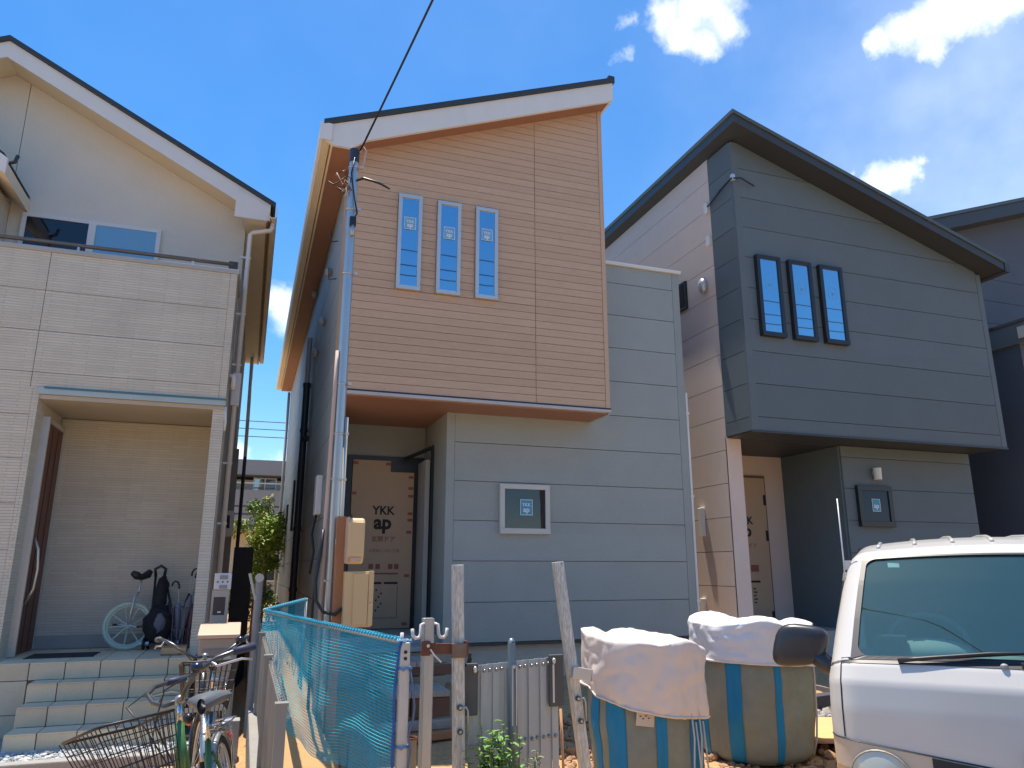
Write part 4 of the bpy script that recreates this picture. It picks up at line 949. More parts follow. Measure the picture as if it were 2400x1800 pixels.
B().tube([(1.36,4.62,.15),(1.345,4.62,.88)], .011, 8).build('pole', op, ST2, smooth=True); B().tube([(1.365,4.64,.15),(1.372,4.64,.88)], .010, 8).build('pole', op, ST2, smooth=True)
B().tube([(1.94,4.58,.15),(1.915,4.58,.86)], .009, 8).build('pole', op, ST2, smooth=True)
GA = thing('expanding_gate', 'riveted pale grey expanding gate of narrow upright slats', 'gate', (1.6, 4.55, .18))
sl_m = M('gate_slat', (.42,.46,.48), .45, metal=.3, var=.10, scale=6, stretch=(2,2,.4), dirt=.12)
gx0, gx1, ng = 1.315, 1.885, 15
for i in range(ng):
    x = gx0+(gx1-gx0)*(i+.5)/ng; wd = (gx1-gx0)/ng*1.10; zt = 1.135+.035*(x-gx0)/(gx1-gx0); y = 4.55+.014*(i % 2)
    B().prism([(x-wd/2,.2),(x+wd/2,.2),(x+wd/2,zt),(x-wd/2,zt)], y, y+.004).build('slat', sl_m, GA, bevel=.0015)
    for z in (zt-.035, .69+.03*i/ng):
        B().ell((x, y-.006, z), (.011,.010,.011), 8, 6).build('rivet', M('rivet_steel', (.33,.34,.34), .35, metal=.8), GA, smooth=True)
dkm = M('dark_hinge_plate', (.10,.105,.105), .6, metal=.4, var=.15, scale=8)
B().box(1.283,1.362,4.515,4.54,.865,1.155).build('hinge_plate', dkm, GA, bevel=.006); B().ell((1.34,4.508,1.12), (.013,.013,.02), 8, 6).build('hinge_bolt', alu, GA, smooth=True)
B().box(1.272,1.285,4.50,4.55,.87,1.14).build('hinge_flange', dkm, GA)
B().box(1.82,1.915,4.52,4.545,.885,1.185).build('hinge_plate', dkm, GA, bevel=.006); B().box(1.838,1.850,4.514,4.52,.91,1.13).build('slot', alu, GA); B().ell((1.845,4.508,1.15), (.013,.013,.018), 8, 6).build('hinge_bolt', alu, GA, smooth=True)
gpm = M('blue_grey_steel', (.21,.26,.29), .45, metal=.5, var=.10, scale=5, stretch=(2,2,.5))
B().tube([(1.60,4.52,.2),(1.585,4.52,.8),(1.572,4.52,1.26),(1.571,4.52,1.29)], [.026,.026,.024,.012], 10).build('centre_post', gpm, GA, smooth=True)
B().tube([(1.573,4.498,1.27),(1.573,4.49,1.27)], .005, 8).build('eyelet', black_m, GA)
B().box(1.566,1.572,4.488,4.496,.80,1.13).box(1.59,1.596,4.488,4.496,.80,1.13).build('slide_track', galv_w, GA)
B().ell((1.575,4.488,1.13), (.014,.012,.012), 8, 6).build('rivet', alu, GA, smooth=True)
o = B().beam((1.325,4.62,1.13),(1.34,4.62,1.20),.008,.018).beam((1.343,4.62,1.14),(1.347,4.62,1.175),.006,.010).build('marker_stub', black_m); tag(o, 'small black bent tab poking up behind the gate hinge', 'tab')

# ------------------------------------------------------------------ bulk bags
bag_m = M('bag_olive', (.235,.265,.225), .8, var=.14, scale=2.5, bump=.45, bscale=14, fine=.05, dirt=.30, dirtcol=(.33,.26,.16))
strap_m = M('bag_strap_blue', (.005,.22,.46), .7, var=.08, scale=8, bump=.3, bscale=200)
def bag(label, base, rad, h, hl, lean, seed, straps, linercol, twist=0.):
    T_ = thing('bulk_bag', label, 'bag', base, rz=twist, group='bulk bags', world=False)
    def shape(a, t, off=0., wr=1.):
        e = 2.6; ca, sa = math.cos(a), math.sin(a); k = (abs(ca)**e+abs(sa)**e)**(-1/e)
        r_ = rad*k*(.93+.06*t+.035*math.sin(math.pi*min(1, t*1.02)))*(1-.10*(max(0, .07-t)/.07)**2)
        r_ += wr*.012*noise.noise(Vector((ca*9, sa*9, t*1.6+seed*3)))*(.3+.7*math.sin(math.pi*min(1,t)))
        r_ += wr*(.030*noise.noise(Vector((ca*2, sa*2, t*2.2+seed)))+.012*noise.noise(Vector((ca*6, sa*6, t*6+seed))))*math.sin(math.pi*min(1,max(0,t*.96+.02)))
        z = t*h*(1-.05*(1-t)*noise.noise(Vector((ca*2,sa*2,seed+9))))
        return Vector((ca*(r_+off)+lean[0]*t*h, sa*(r_+off)+lean[1]*t*h, z))
    nu, nv = 72, 30
    B().grid([[shape(2*math.pi*i/nu, j/nv) for i in range(nu+1)] for j in range(nv+1)]).build('body', bag_m, T_, smooth=True)
    for (a0, wd, t0) in straps:
        b_ = B()
        b_.grid([[shape(a0+wd*(i/8-.5), t0+(1-t0)*j/24, .006) for i in range(9)] for j in range(25)])
        o_ = b_.build('strap', strap_m, T_, smooth=True); sd = o_.modifiers.new('thickness', 'SOLIDIFY'); sd.thickness = .004
    # white liner folded over the top
    lm = M('liner_'+str(int(seed)), linercol, .55, var=.03, scale=5, bump=.12, bscale=12, dirt=.12, dirtcol=(.5,.38,.26))
    def lin(a, t):      # t: -1 (hem, below the rim) .. 0 (shoulder) .. 1 (centre of the crumpled top)
        ca, sa = math.cos(a), math.sin(a)
        tt = 1+min(0, t)*hl[0]
        p = shape(a, min(1, tt), .030)
        if t <= 0:
            q = 1+t
            p += Vector((ca, sa, 0))*(.012*math.sin(a*9+seed)*(1-q)+.030*abs(noise.noise(Vector((ca*3,sa*3,t*3+seed*2))))) + Vector((0,0,hl[1]*(q)*(1+.35*noise.noise(Vector((ca*1.4,sa*1.4,seed))))))
            p.z -= hl[2]*math.cos(a-hl[3])*(1-q)
            p.z -= hl[2]*.55*math.cos(a-R(-40))*q
        else:
            c = Vector((lean[0]*h, lean[1]*h, h+hl[1]-.10)); e = lin(a, 0)
            p = e.lerp(c, t**1.0); fold = noise.noise(Vector((ca*2.6*(1-t)+seed, sa*2.6*(1-t), t*3)))+.5*noise.noise(Vector((ca*7*(1-t), sa*7*(1-t)+seed, t*5)))
            p.z += .022*fold*(1-t*.3)*min(1,t*6) + .035*math.sin(math.pi*min(1,t*2.2))
        # sharp creases
        cr = noise.noise(Vector((ca*5+seed, sa*5, t*4))); p += Vector((ca, sa, .6))*.014*abs(cr)
        return p
    nu = 110
    o_ = B().grid([[lin(2*math.pi*i/nu, -1+2*j/46) for i in range(nu+1)] for j in range(47)]).build('liner', lm, T_, smooth=True)
    sd = o_.modifiers.new('thickness', 'SOLIDIFY'); sd.thickness = .003
    hm = [lin(2*math.pi*i/60, -1)+Vector((0,0,.01)) for i in range(61)]
    B().tube([p+Vector((p.x,p.y,0)).normalized()*.004 for p in hm], .006, 5, cap=False).build('hem', lm, T_, smooth=True)
    return T_, shape
F_ = lambda deg: R(deg)
bg1, sh1 = bag('sagging bulk bag beside the gate post, crumpled pinkish white liner and paper tag', (2.72,4.98,.20), .365, .82, (.24,.20,.09,R(-50)), (-.01,0), 3.0,
    [(R(-183),.35,.0),(R(-148.6),.40,.0),(R(-102),.20,.0),(R(-57),.40,.0),(R(0),.25,0),(R(90),.25,0)], (.75,.67,.61), 0)
B().cbox(Vector(sh1(R(-118), .68, .02)), (.13,.006,.09), Matrix.Rotation(R(8),3,'Y')).build('paper_tag', M('paper_tag', (.62,.55,.46), .8), bg1)
b_ = B()
for k in range(4): b_.cbox(Vector(sh1(R(-118), .68, .024))+Vector((-.035+.02*k,-.001,.018-.015*(k % 2))), (.013,.003,.008))
b_.build('tag_print', inkr, bg1)
for k, a in enumerate((-38,-28)):
    p = Vector(sh1(R(a-32), .76, .03)); B().tube([p, p+Vector((.01,-.01,-.2)), p+Vector((-.005,-.01,-.42)), p+Vector((.03,-.01,-.5)), p+Vector((.05,-.01,-.40)), p+Vector((.03,-.005,-.1))], .006, 5).build('tie_cord', M('white_cord', (.6,.57,.52), .8), bg1, smooth=True)
bg2, sh2 = bag('upright bulk bag near the van, smooth white plastic liner and two blue straps', (4.07,5.60,.235), .435, .82, (.13,.22,.03,R(20)), (.01,0), 8.0,
    [(R(-144.3),.27,.0),(R(-100.8),.13,.0),(R(-190),.22,0),(R(-20),.24,0),(R(60),.24,0),(R(110),.24,0)], (.76,.76,.77), 0)
B().tube([Vector(sh2(R(-45), t_, .015)) for t_ in (1.0,.8,.6,.4,.2,.02)], .008, 5).build('seam_cord', M('white_cord', (.6,.57,.52)), bg2, smooth=True)

# soil rubble, boards
rm_ = M('clay_rubble', (.40,.24,.14), .95, var=.35, scale=20, bump=.6, bscale=60)
o = pebbles('rubble', rm_, 1500, lambda q: ((lambda x, y: (x, y, gz(x, y)+q.uniform(-.005,.03)))(q.uniform(2.2,6.0), q.uniform(4.4,7.2))), .012, .045, 9)
o['label'] = 'broken clods of brown soil around the bulk bags'; o['category'] = 'rubble'
gr_ = M('grey_stones', (.36,.34,.31), .9, var=.3, scale=20)
o = pebbles('stones', gr_, 500, lambda q: (q.uniform(4.6,6.4), q.uniform(6.4,7.3), .27+q.uniform(-.01,.03)), .015, .05, 12)
o['label'] = 'grey broken stones along the foundation behind the van'; o['category'] = 'stones'
BD = thing('plywood_sheet', 'sunlit yellow plywood sheet lying on the soil beside the van', 'board', (4.9, 5.9, .3))
mB = Matrix.Rotation(R(-22),3,'Z') @ Matrix.Rotation(R(-2),3,'X')
B().cbox((5.1,5.85,.32), (1.0,1.15,.02), mB).build('face', M('plywood', (.62,.44,.20), .7, var=.12, scale=3, stretch=(1,9,1)), BD)
B().cbox((5.1,5.85,.30), (1.01,1.16,.018), mB).build('edge', M('pinkish_board', (.42,.25,.25), .8), BD)
B2 = thing('timber_offcuts', 'dark timber offcuts and a slate block by the foundation', 'timber', (5.6, 6.9, .27))
for k, (x, y, z, a, col) in enumerate(((5.75,7.15,.50,-14,(.33,.27,.22)),(5.55,7.0,.40,25,(.14,.08,.05)),(5.65,6.75,.38,-4,(.06,.06,.07)))):
    B().cbox((x,y,z), (.75-.15*k,.14,.05+.06*(k == 2)), Matrix.Rotation(R(a),3,'Z') @ Matrix.Rotation(R(12-8*k),3,'Y')).build('offcut', M('offcut_%d' % k, col, .85, var=.2), B2, bevel=.004)

# temporary doorstep: concrete blocks, timbers, brick stack
DS = thing('timber_doorstep', 'temporary doorstep of grey weathered timbers in front of the porch', 'step', (1.7, 7.6, .3))
tm_ = M('grey_timber', (.40,.35,.29), .85, var=.2, scale=4, stretch=(8,1,1), dirt=.3, dirtcol=(.2,.13,.08))
for k in range(3):
    B().cbox((1.40+.19*k,7.35,.60), (.175,.62,.05), Matrix.Rotation(R(2-2*k),3,'Z')).build('plank', tm_, DS, bevel=.004)
    B().cbox((1.40+.19*k,7.10,.49), (.16,.09,.16)).build('bearer', M('brown_timber', (.20,.10,.06), .85, var=.2), DS, bevel=.004)
B().cbox((1.55,6.98,.36), (.75,.10,.07), Matrix.Rotation(R(4),3,'Z')).build('bearer', tm_, DS, bevel=.004)
B().cbox((1.52,6.75,.31), (.75,.09,.06), Matrix.Rotation(R(10),3,'Z')).build('bearer', M('orange_timber', (.42,.19,.085)), DS, bevel=.004)
for k in range(3): B().cbox((1.55+.13*k-.1,7.85,.80), (.125,.6,.05), Matrix.Rotation(R(1.5),3,'Z')).build('plank', tm_, DS, bevel=.004)
B().cbox((1.72,7.60,.74), (.62,.07,.09)).build('bearer', M('brown_timber', (.20,.10,.06)), DS, bevel=.004)
BS = thing('block_stack', 'stack of beige concrete blocks under the porch threshold', 'blocks', (1.85, 8.2, .48))
bm_ = M('beige_block', (.42,.36,.26), .9, var=.14, bump=.5, bscale=50)
for j in range(3):
    for i in range(3):
        B().box(1.30+.27*i+.04*(j % 2), 1.55+.27*i+.04*(j % 2), 8.12, 8.30, .50+.12*j, .612+.12*j).build('block', bm_, BS, bevel=.006)
B().box(1.2, 2.1, 8.08, 8.42, .862, .905).build('slab', conc, BS, bevel=.006)
PT = thing('pipe_stub', 'short rusty steel pipe standing open beside the hook post', 'pipe', (1.10, 5.0, .2))
B().tube([(1.08,5.05,.15),(1.08,5.05,.66)], .038, 14, cap=False).build('tube', M('dull_pipe', (.30,.27,.21), .7, var=.2, dirt=.4, dirtcol=(.2,.09,.05)), PT, smooth=True)
B().tube([(1.08+.038*math.cos(2*math.pi*i/16),5.05+.038*math.sin(2*math.pi*i/16),.66) for i in range(17)], .007, 6, cap=False).build('rim', rust, PT, smooth=True)
SH = thing('survey_pegs', 'two thin rusty pegs stuck in the sunlit soil behind the net', 'pegs', (1.0, 6.0, .25))
B().tube([(.78,6.1,.2),(.77,6.1,.50)], .009, 6).build('peg', rust, SH); B().tube([(.83,6.12,.2),(.84,6.12,.48)], .009, 6).build('peg', rust, SH)

# ------------------------------------------------------------------ mesh boundary fence on its low wall
MF = thing('mesh_fence', 'grey wire mesh boundary fence on a low concrete wall between the lots', 'fence', (.2, 6, .1))
B().box(.13,.25,3.45,16,.0,.48).build('low_wall', M('wall_block', (.30,.29,.27), .9, var=.12, bump=.5, bscale=40, dirt=.2), MF, bevel=.01)
fm_ = M('fence_wire', (.30,.29,.27), .5, metal=.4, var=.1)
for k in range(7):
    y = 3.5+1.9*k; B().box(.17,.215,y-.022,y+.022,.48,1.14).build('post', fm_, MF)
    B().box(.165,.22,y-.027,y+.027,1.14,1.155).build('post_cap', fm_, MF)
for k in range(6):
    b_ = B(); y0 = 3.53+1.9*k; y1 = y0+1.84
    for z in (.56,.72,.88,1.04): b_.tube([(.20,y0,z),(.20,y1,z)], .0035, 4)
    for z in (.62,1.10):
        b_.tube([(.20,y0,z),(.20,y1,z)], .0035, 4); b_.tube([(.235,y0,z-.015),(.235,y1,z-.015)], .0035, 4)
    n_ = 24
    for i in range(n_+1):
        y = y0+(y1-y0)*i/n_; b_.tube([(.196,y,.51),(.196,y,1.10),(.235,y,1.085),(.215,y,1.13),(.196,y,1.12)], .0026, 4)
    b_.build('mesh_panel', fm_, MF)

# ------------------------------------------------------------------ bicycles
def bicycle(label, rear, heading, steer, lean, framecol, tag_, grip=(.03,.04,.08), seedb=1):
    T_ = thing('bicycle', label, 'bicycle', rear, group='bicycles by the fence', world=False)
    T_.rotation_euler = (lean, 0, heading)
    fm = M('bike_paint_'+tag_, framecol, .35, var=.06, coat=.4); bl = black_m; ch = M('chrome', (.6,.6,.6), .18, metal=1., var=.03)
    tyre = M('tyre_rubber', (.02,.02,.02), .85, var=.1); rim = M('bike_rim', (.45,.45,.45), .3, metal=.8); rw = .335
    wheel(T_, (0,0,rw), rw, (0,1,0), .020, tyre, rim, spokes=28, spm=ch)
    # frame: low step-through tubes
    hb, ht = Vector((.93,0,.68)), Vector((.865,0,.90)); bb = Vector((.43,0,.30)); stt = Vector((.27,0,.70))
    B().tube([hb+Vector((-.01,0,.02)), Vector((.78,0,.50)), Vector((.60,0,.38)), bb], .020, 8).build('down_tube', fm, T_, smooth=True)
    B().tube([ht+Vector((.0,0,-.04)), Vector((.75,0,.62)), Vector((.55,0,.48)), Vector((.345,0,.47))], .016, 8).build('top_tube', fm, T_, smooth=True)
    B().tube([bb, stt], .017, 8).build('seat_tube', fm, T_, smooth=True); B().tube([hb, ht], .022, 10).build('head_tube', fm, T_, smooth=True)
    for s_ in (-1, 1):
        B().tube([bb+Vector((0,.03*s_,0)), (0,.055*s_,rw)], .010, 6).build('chain_stay', fm, T_, smooth=True)
        B().tube([stt+Vector((.01,.02*s_,-.06)), (0,.055*s_,rw)], .009, 6).build('seat_stay', fm, T_, smooth=True)
        B().tube([(-.02,.06*s_,rw),(-.10,.06*s_,.70)], .006, 6).build('rack_stay', ch, T_)
    B().tube([stt, (.235,0,.86)], .012, 8).build('seat_post', ch, T_, smooth=True)
    b_ = B(); 
    P = []
    for i in range(13):
        t = i/12; x = .10+.27*t; wd = .105*(1-t)**.75+.022 if t > .18 else .105*math.sin(math.pi/2*(t/.18+.25)/1.25)+.02
        P.append([(x, wd*math.cos(a)*1.0, .895+.012*math.sin(t*3)+.030*math.sin(a)*(1.2 if math.sin(a) > 0 else 1.6)) for a in [2*math.pi*k/12 for k in range(13)]])
    b_.grid(P); b_.build('saddle', M('saddle_vinyl', (.10,.12,.14), .5, var=.08), T_, smooth=True)
    # mudguard, rack, chain case, cranks, stand
    def guard(c, a0, a1, name, xf=None):
        P = []
        for i in range(25):
            a = a0+(a1-a0)*i/24
            P.append([(xf or (lambda q: q))(Vector((c[0]+(rw+.022-.5*abs(k)**2*.02)*math.cos(a), k*.026, c[1]+(rw+.022-.012*k*k)*math.sin(a)))) for k in (-1,-.5,0,.5,1)])
        o_ = B().grid(P).build(name, M('guard_silver', (.42,.44,.44), .35, metal=.7), T_, smooth=True); m_ = o_.modifiers.new('thickness', 'SOLIDIFY'); m_.thickness = .002
    guard((0,rw), R(15), R(200), 'rear_mudguard')
    b_ = B()
    for y in (-.06,0,.06): b_.tube([(.14,y*.7,.715),(-.28,y,.715)], .005, 6)
    for x in (-.28,-.14,0,.12): b_.tube([(x,-.065,.715),(x,.065,.715)], .005, 6)
    b_.build('rear_rack', ch, T_)
    B().prism([(-.03,.28),(.45,.24),(.50,.30),(.45,.37),(-.03,.39)], -.075, -.06).build('chain_case', bl, T_, bevel=.006)
    for s_ in (-1, 1):
        B().tube([bb+Vector((0,.05*s_,0)), bb+Vector((.12*s_,.085*s_,-.10*s_))], .009, 6).build('crank', ch, T_); B().cbox(bb+Vector((.12*s_,.13*s_,-.10*s_)), (.08,.09,.02)).build('pedal', bl, T_)
    B().tube([(.02,.10,rw-.02),(-.06,.13,.02),(.10,.13,.01)], .008, 6).build('kickstand', ch, T_); B().tube([(.02,-.10,rw-.02),(-.06,-.13,.02),(.10,-.13,.01)], .008, 6).build('kickstand', ch, T_)
    B().cbox((-.33,0,.60), (.03,.06,.05)).build('rear_reflector', M('red_reflector', (.5,.02,.015), .25), T_)
    # steered assembly
    ax = (ht-hb).normalized(); RM = Matrix.Rotation(steer, 3, ax)
    S = lambda p: RM @ (Vector(p)-hb) + hb
    fa = (1.08,0,rw)
    wax = RM @ Vector((0,1,0))
    wheel(T_, S(fa), rw, wax, .020, tyre, rim, spokes=28, spm=ch)
    for s_ in (-1, 1): B().tube([S(hb+Vector((0,.035*s_,-.02))), S((.99,.05*s_,.55)), S((1.08,.055*s_,rw))], .011, 6).build('fork_blade', fm, T_, smooth=True)
    guard((1.08,rw), R(20), R(150), 'front_mudguard', S)
    cl = Vector((.835,0,1.0))
    B().tube([S(ht), S(cl)], .013, 8).build('stem', ch, T_, smooth=True); B().ell(S(cl), (.026,.026,.024), 10, 8).build('stem_clamp', M('stem_grey', (.30,.32,.34), .35, metal=.6), T_, smooth=True)
    for s_ in (-1, 1):
        pts = [cl, cl+Vector((.035,.07*s_,.0)), cl+Vector((.045,.14*s_,.035)), cl+Vector((.02,.21*s_,.085)), cl+Vector((-.06,.265*s_,.11)), cl+Vector((-.14,.285*s_,.11)), cl+Vector((-.25,.30*s_,.10))]
        B().tube([S(p) for p in pts], .0115, 8).build('handlebar', M('bar_grey', (.10,.11,.12), .3, metal=.7), T_, smooth=True)
        B().tube([S(pts[5]), S(pts[5].lerp(pts[6],.5)), S(pts[6])], [.017,.019,.018], 10).build('grip', M('grip_'+tag_, grip, .6, var=.1), T_, smooth=True)
        B().tube([S(pts[4]+Vector((.03,0,-.01))), S(pts[4]+Vector((.02,.015*s_,-.035))), S(pts[5]+Vector((-.02,.02*s_,-.045))), S(pts[6]+Vector((.04,.01*s_,-.055)))], .006, 6).build('brake_lever', M('lever_alu', (.6,.6,.6), .3, metal=.8), T_, smooth=True)
        B().tube([S(pts[4]+Vector((.04,0,-.01))), S(cl+Vector((.16,.16*s_,.06))), S(cl+Vector((.17,.04*s_,-.06))), S((.96,.02*s_,.75))], .004, 5).build('brake_cable', bl, T_, smooth=True)
    bc = cl+Vector((.02,.22,.105)); B().ell(S(bc), (.032,.032,.024), 12, 8).build('bell', M('bell_dark', (.05,.06,.09), .2, metal=.7), T_, smooth=True)
    # wire basket
    bt = (.98,1.31,.165,.965); bo = (1.0,1.24,.125,.71)
    def bp(u, v, t):          # u,v in 0..1 around footprint, t height
        x0 = bo[0]+(bt[0]-bo[0])*t; x1 = bo[1]+(bt[1]-bo[1])*t; yy = bo[2]+(bt[2]-bo[2])*t; z = bo[3]+(bt[3]-bo[3])*t+(.05*u*t)
        return S((x0+(x1-x0)*u, yy*(2*v-1), z))
    b_ = B(); wr_ = .0024
    for k in range(11):
        for (u, v) in ((k/10,0),(k/10,1)): b_.tube([bp(u,v,0), bp(u,v,1)], wr_, 4)
        for (u, v) in ((0,k/10),(1,k/10)): b_.tube([bp(u,v,0), bp(u,v,1)], wr_, 4)
        b_.tube([bp(k/10,0,0), bp(k/10,1,0)], wr_, 4); b_.tube([bp(0,k/10,0), bp(1,k/10,0)], wr_, 4)
    for t in (.2,.4,.6,.8): b_.tube([bp(0,0,t),bp(1,0,t),bp(1,1,t),bp(0,1,t),bp(0,0,t)], wr_, 4)
    bk = b_.build('basket', M('basket_wire', (.035,.033,.035), .4, metal=.3), T_)
    B().tube([bp(0,0,1),bp(.93,0,1),bp(1,.1,1),bp(1,.9,1),bp(.93,1,1),bp(0,1,1),bp(0,0,1)], .0065, 8).build('basket_rim', M('basket_wire', (.035,.033,.035)), bk, smooth=True)
    B().tube([S((1.05,-.10,.72)), S((1.06,-.10,.68)), S((1.12,-.10,.68))], .012, 6).build('lamp_bracket', bl, T_); B().ell(S((1.13,-.09,.66)), (.045,.035,.035), 10, 8).build('head_lamp', bl, T_, smooth=True)
    B().tube([S((.90,-.06,.60)), S((.94,-.06,.63))], .03, 10).build('ring_lock', M('red_reflector', (.5,.02,.015)), T_, smooth=True)
    return T_
bicycle('bicycle with green frame, black wire basket and turned handlebar facing the street', (.045,4.93,.108), R(-98), R(-46), R(10), (.05,.16,.04), 'green')
bicycle('second bicycle parked behind the green one, black bars and wire basket', (-.10,6.64,.118), R(-94), R(12), R(3), (.03,.035,.04), 'black', grip=(.10,.10,.11))

# ------------------------------------------------------------------ white van
VN = thing('white_van', 'white cab-over van parked nose to the street, black door mirror', 'van', (3.255, 2.51, .12), rz=R(-46), world=False)
vp = M('van_paint', (.62,.605,.57), .28, var=.025, scale=2, coat=.5, dirt=.06, dirtcol=(.45,.36,.26))
vl = M('van_lower_paint', (.60,.50,.38), .5, var=.10, scale=5, dirt=.3, dirtcol=(.40,.28,.16))
vb = M('van_black', (.022,.023,.026), .45, var=.15)
gk = M('gasket_black', (.02,.026,.04), .4, var=.05)
PRO = [(-.02,.28),(-.035,.42),(-.03,.56),(-.005,.66),(.002,.80),(.012,.94),(.03,1.06),(.075,1.14),(.10,1.165),(.25,1.36),(.385,1.53),(.49,1.655),(.55,1.70),(.74,1.735),(.95,1.755),(1.4,1.77),(2.4,1.775),(3.6,1.765),(3.72,1.72)]
PHI = [0,0,0,0,1,3,6,14,24,26,28,36,50,72,84,88,90,90,40]
WID = [.80,.815,.825,.83,.835,.835,.832,.825,.82,.785,.75,.722,.71,.70,.695,.70,.71,.71,.70]
def vS(u, p, off=0.):
    """surface of the van: u -1..1 across, p station (float)"""
    p = max(0, min(len(PRO)-1.0001, p)); i = int(p); f = p-i
    y = PRO[i][0]+(PRO[i+1][0]-PRO[i][0])*f; z = PRO[i][1]+(PRO[i+1][1]-PRO[i][1])*f
    ph = R(PHI[i]+(PHI[i+1]-PHI[i])*f); wd = WID[i]+(WID[i+1]-WID[i])*f
    x = u*wd; a = abs(x); rc = .13 if p < 8 else .10
    b = .055*u*u
    if a > wd-rc: b += rc-math.sqrt(max(0, rc*rc-(a-(wd-rc))**2))
    b -= off
    return Vector((x, y+b*math.cos(ph), z-b*math.sin(ph)))
def vpatch(u0, u1, p0, p1, nu, npp, off=0.):
    return [[vS(u0+(u1-u0)*i/nu, p0+(p1-p0)*j/npp, off) for i in range(nu+1)] for j in range(npp+1)]
UE = [-1+.02*i for i in range(6)]
uw = .865                                                    # half width of the windscreen opening (fraction)
b_ = B()
b_.grid(vpatch(-1,1,0,8,60,40)); b_.grid(vpatch(-1,-uw,8,11,10,18)); b_.grid(vpatch(uw,1,8,11,10,18)); b_.grid(vpatch(-1,1,11,18,60,40))
body = b_.build('body', vp, VN, smooth=True)
b_ = B()
for s_ in (-1, 1):
    rows = []
    for j in range(61):
        e = vS(s_, 15*j/60); rows.append([(e.x, e.y+(3.7-e.y)*i/10, e.z) for i in range(11)])
    b_.grid(rows)
b_.build('side_panel', vp, VN, smooth=True)
B().box(-.80,.80,3.68,3.70,.3,1.70).build('rear_panel', vp, VN)
B().box(-.78,.78,.1,3.6,.24,.30).build('underbody', vb, VN)
# windscreen
gl = glassmat('windscreen_glass', tint=(.12,.21,.205), refl=.26, rcol=(.62,.84,.60), through=.80, tcol=(.62,.86,.84))
B().grid(vpatch(-uw,uw,8.02,11,40,20,-.004)).build('windscreen', gl, VN, smooth=True)
def ring(u0, u1, p0, p1, gu, gp, ru, rp, n=10):
    """gasket: outer rectangle, inner rounded rectangle"""
    inn, outp = [], []
    for (cu, cp, a0) in ((u1-gu-ru, p1-gp-rp, 0), (u0+gu+ru, p1-gp-rp, 90), (u0+gu+ru, p0+gp+rp, 180), (u1-gu-ru, p0+gp+rp, 270)):
        for k in range(n+1):
            a = R(a0+90*k/n); inn.append((cu+ru*math.cos(a), cp+rp*math.sin(a)))
    for (u, p) in inn:
        outp.append((u0 if u < u0+gu+ru*.999 and abs(u-(u0+u1)/2) > 0 else u, p)); 
    return inn
def gasket():
    b_ = B(); u0, u1, p0, p1 = -uw-.012, uw+.012, 7.98, 11.05; gu, gp, ru, rp = .035, .10, .07, .28
    inn = ring(u0, u1, p0, p1, gu, gp, ru, rp, 8); n = len(inn); out = []
    for (u, p) in inn:
        cu, cp = (u0+u1)/2, (p0+p1)/2; du, dp_ = u-cu, p-cp
        k = min(((u1-u0)/2)/abs(du) if abs(du) > 1e-6 else 1e9, ((p1-p0)/2)/abs(dp_) if abs(dp_) > 1e-6 else 1e9); out.append((cu+du*k, cp+dp_*k))
    # subdivide long edges so that the strip follows the curved screen
    I, O = [], []
    for i in range(n):
        a, b = inn[i], inn[(i+1) % n]; c_, d = out[i], out[(i+1) % n]; m_ = max(1, int(max(abs(a[0]-b[0])/.06, abs(a[1]-b[1])/.15)))
        for k in range(m_):
            t = k/m_; I.append((a[0]+(b[0]-a[0])*t, a[1]+(b[1]-a[1])*t)); O.append((c_[0]+(d[0]-c_[0])*t, c_[1]+(d[1]-c_[1])*t))
    m_ = len(I); vs = [vS(*q, .006) for q in O]+[vS(*q, .006) for q in I]
    b_.add(vs, [(i, (i+1) % m_, (i+1) % m_+m_, i+m_) for i in range(m_)])
    o_ = b_.build('windscreen_gasket', gk, VN); md = o_.modifiers.new('thickness', 'SOLIDIFY'); md.thickness = .008
gasket()
B().grid(vpatch(-.93,.97,7.25,8.05,40,6,.004)).build('cowl', vb, VN, smooth=True)
for (u0, u1) in ((-.62,.30),(-.02,.85)):
    B().tube([vS(u0, 7.7, .02), vS(u0+.10, 8.0, .025), vS((u0+u1)/2, 8.15, .028), vS(u1, 8.25, .03)], [.012,.010,.008,.006], 6).build('wiper', vb, VN, smooth=True)
    B().tube([vS(u0+.25, 8.05, .022), vS(u1, 8.32, .022)], .007, 5).build('wiper_blade', vb, VN)
for u in (-.10,.36): B().ell(vS(u, 7.5, .012), (.016,.012,.012), 8, 6).build('washer_nozzle', M('nozzle', (.35,.35,.36), .5), VN, smooth=True)
# panel seam, hood edge, grille, lamps, bumper
B().tube([vS(-.925, 4.05+.2*i, .0005) for i in range(17)], .0035, 4).build('panel_seam', black_m, VN)
B().tube([vS(-1+.02*i, 4.02-1.0*max(0,(i-2)/30)**1.2*.75+.03*0, .002) for i in range(1, 99)], .005, 4).build('hood_edge_gap', black_m, VN) if False else None
HE = lambda u: 4.0-.62*(1-abs(u))**.9*0 - (.0 if abs(u) > .93 else .55*(.93-abs(u))/.93)
low = B(); rows = []
for j in range(13):
    rows.append([vS(-1+2*i/80, HE(-1+2*i/80)*j/12, .004) for i in range(81)])
low.grid(rows); low.build('lower_front', vl, VN, smooth=True)
B().tube([vS(-1+2*i/80, HE(-1+2*i/80), .003) for i in range(81)], .004, 4).build('hood_edge_gap', black_m, VN)
B().grid([[vS(-.50+1.0*i/30, 2.3+(HE(-.5+1.0*i/30)-2.34)*j/8, .008) for i in range(31)] for j in range(9)]).build('grille', vb, VN, smooth=True)
for k in range(4): B().tube([vS(-.48+.96*i/20, 2.5+.28*k, .012) for i in range(21)], .005, 4).build('grille_bar', M('grille_bar', (.05,.05,.055), .5), VN)
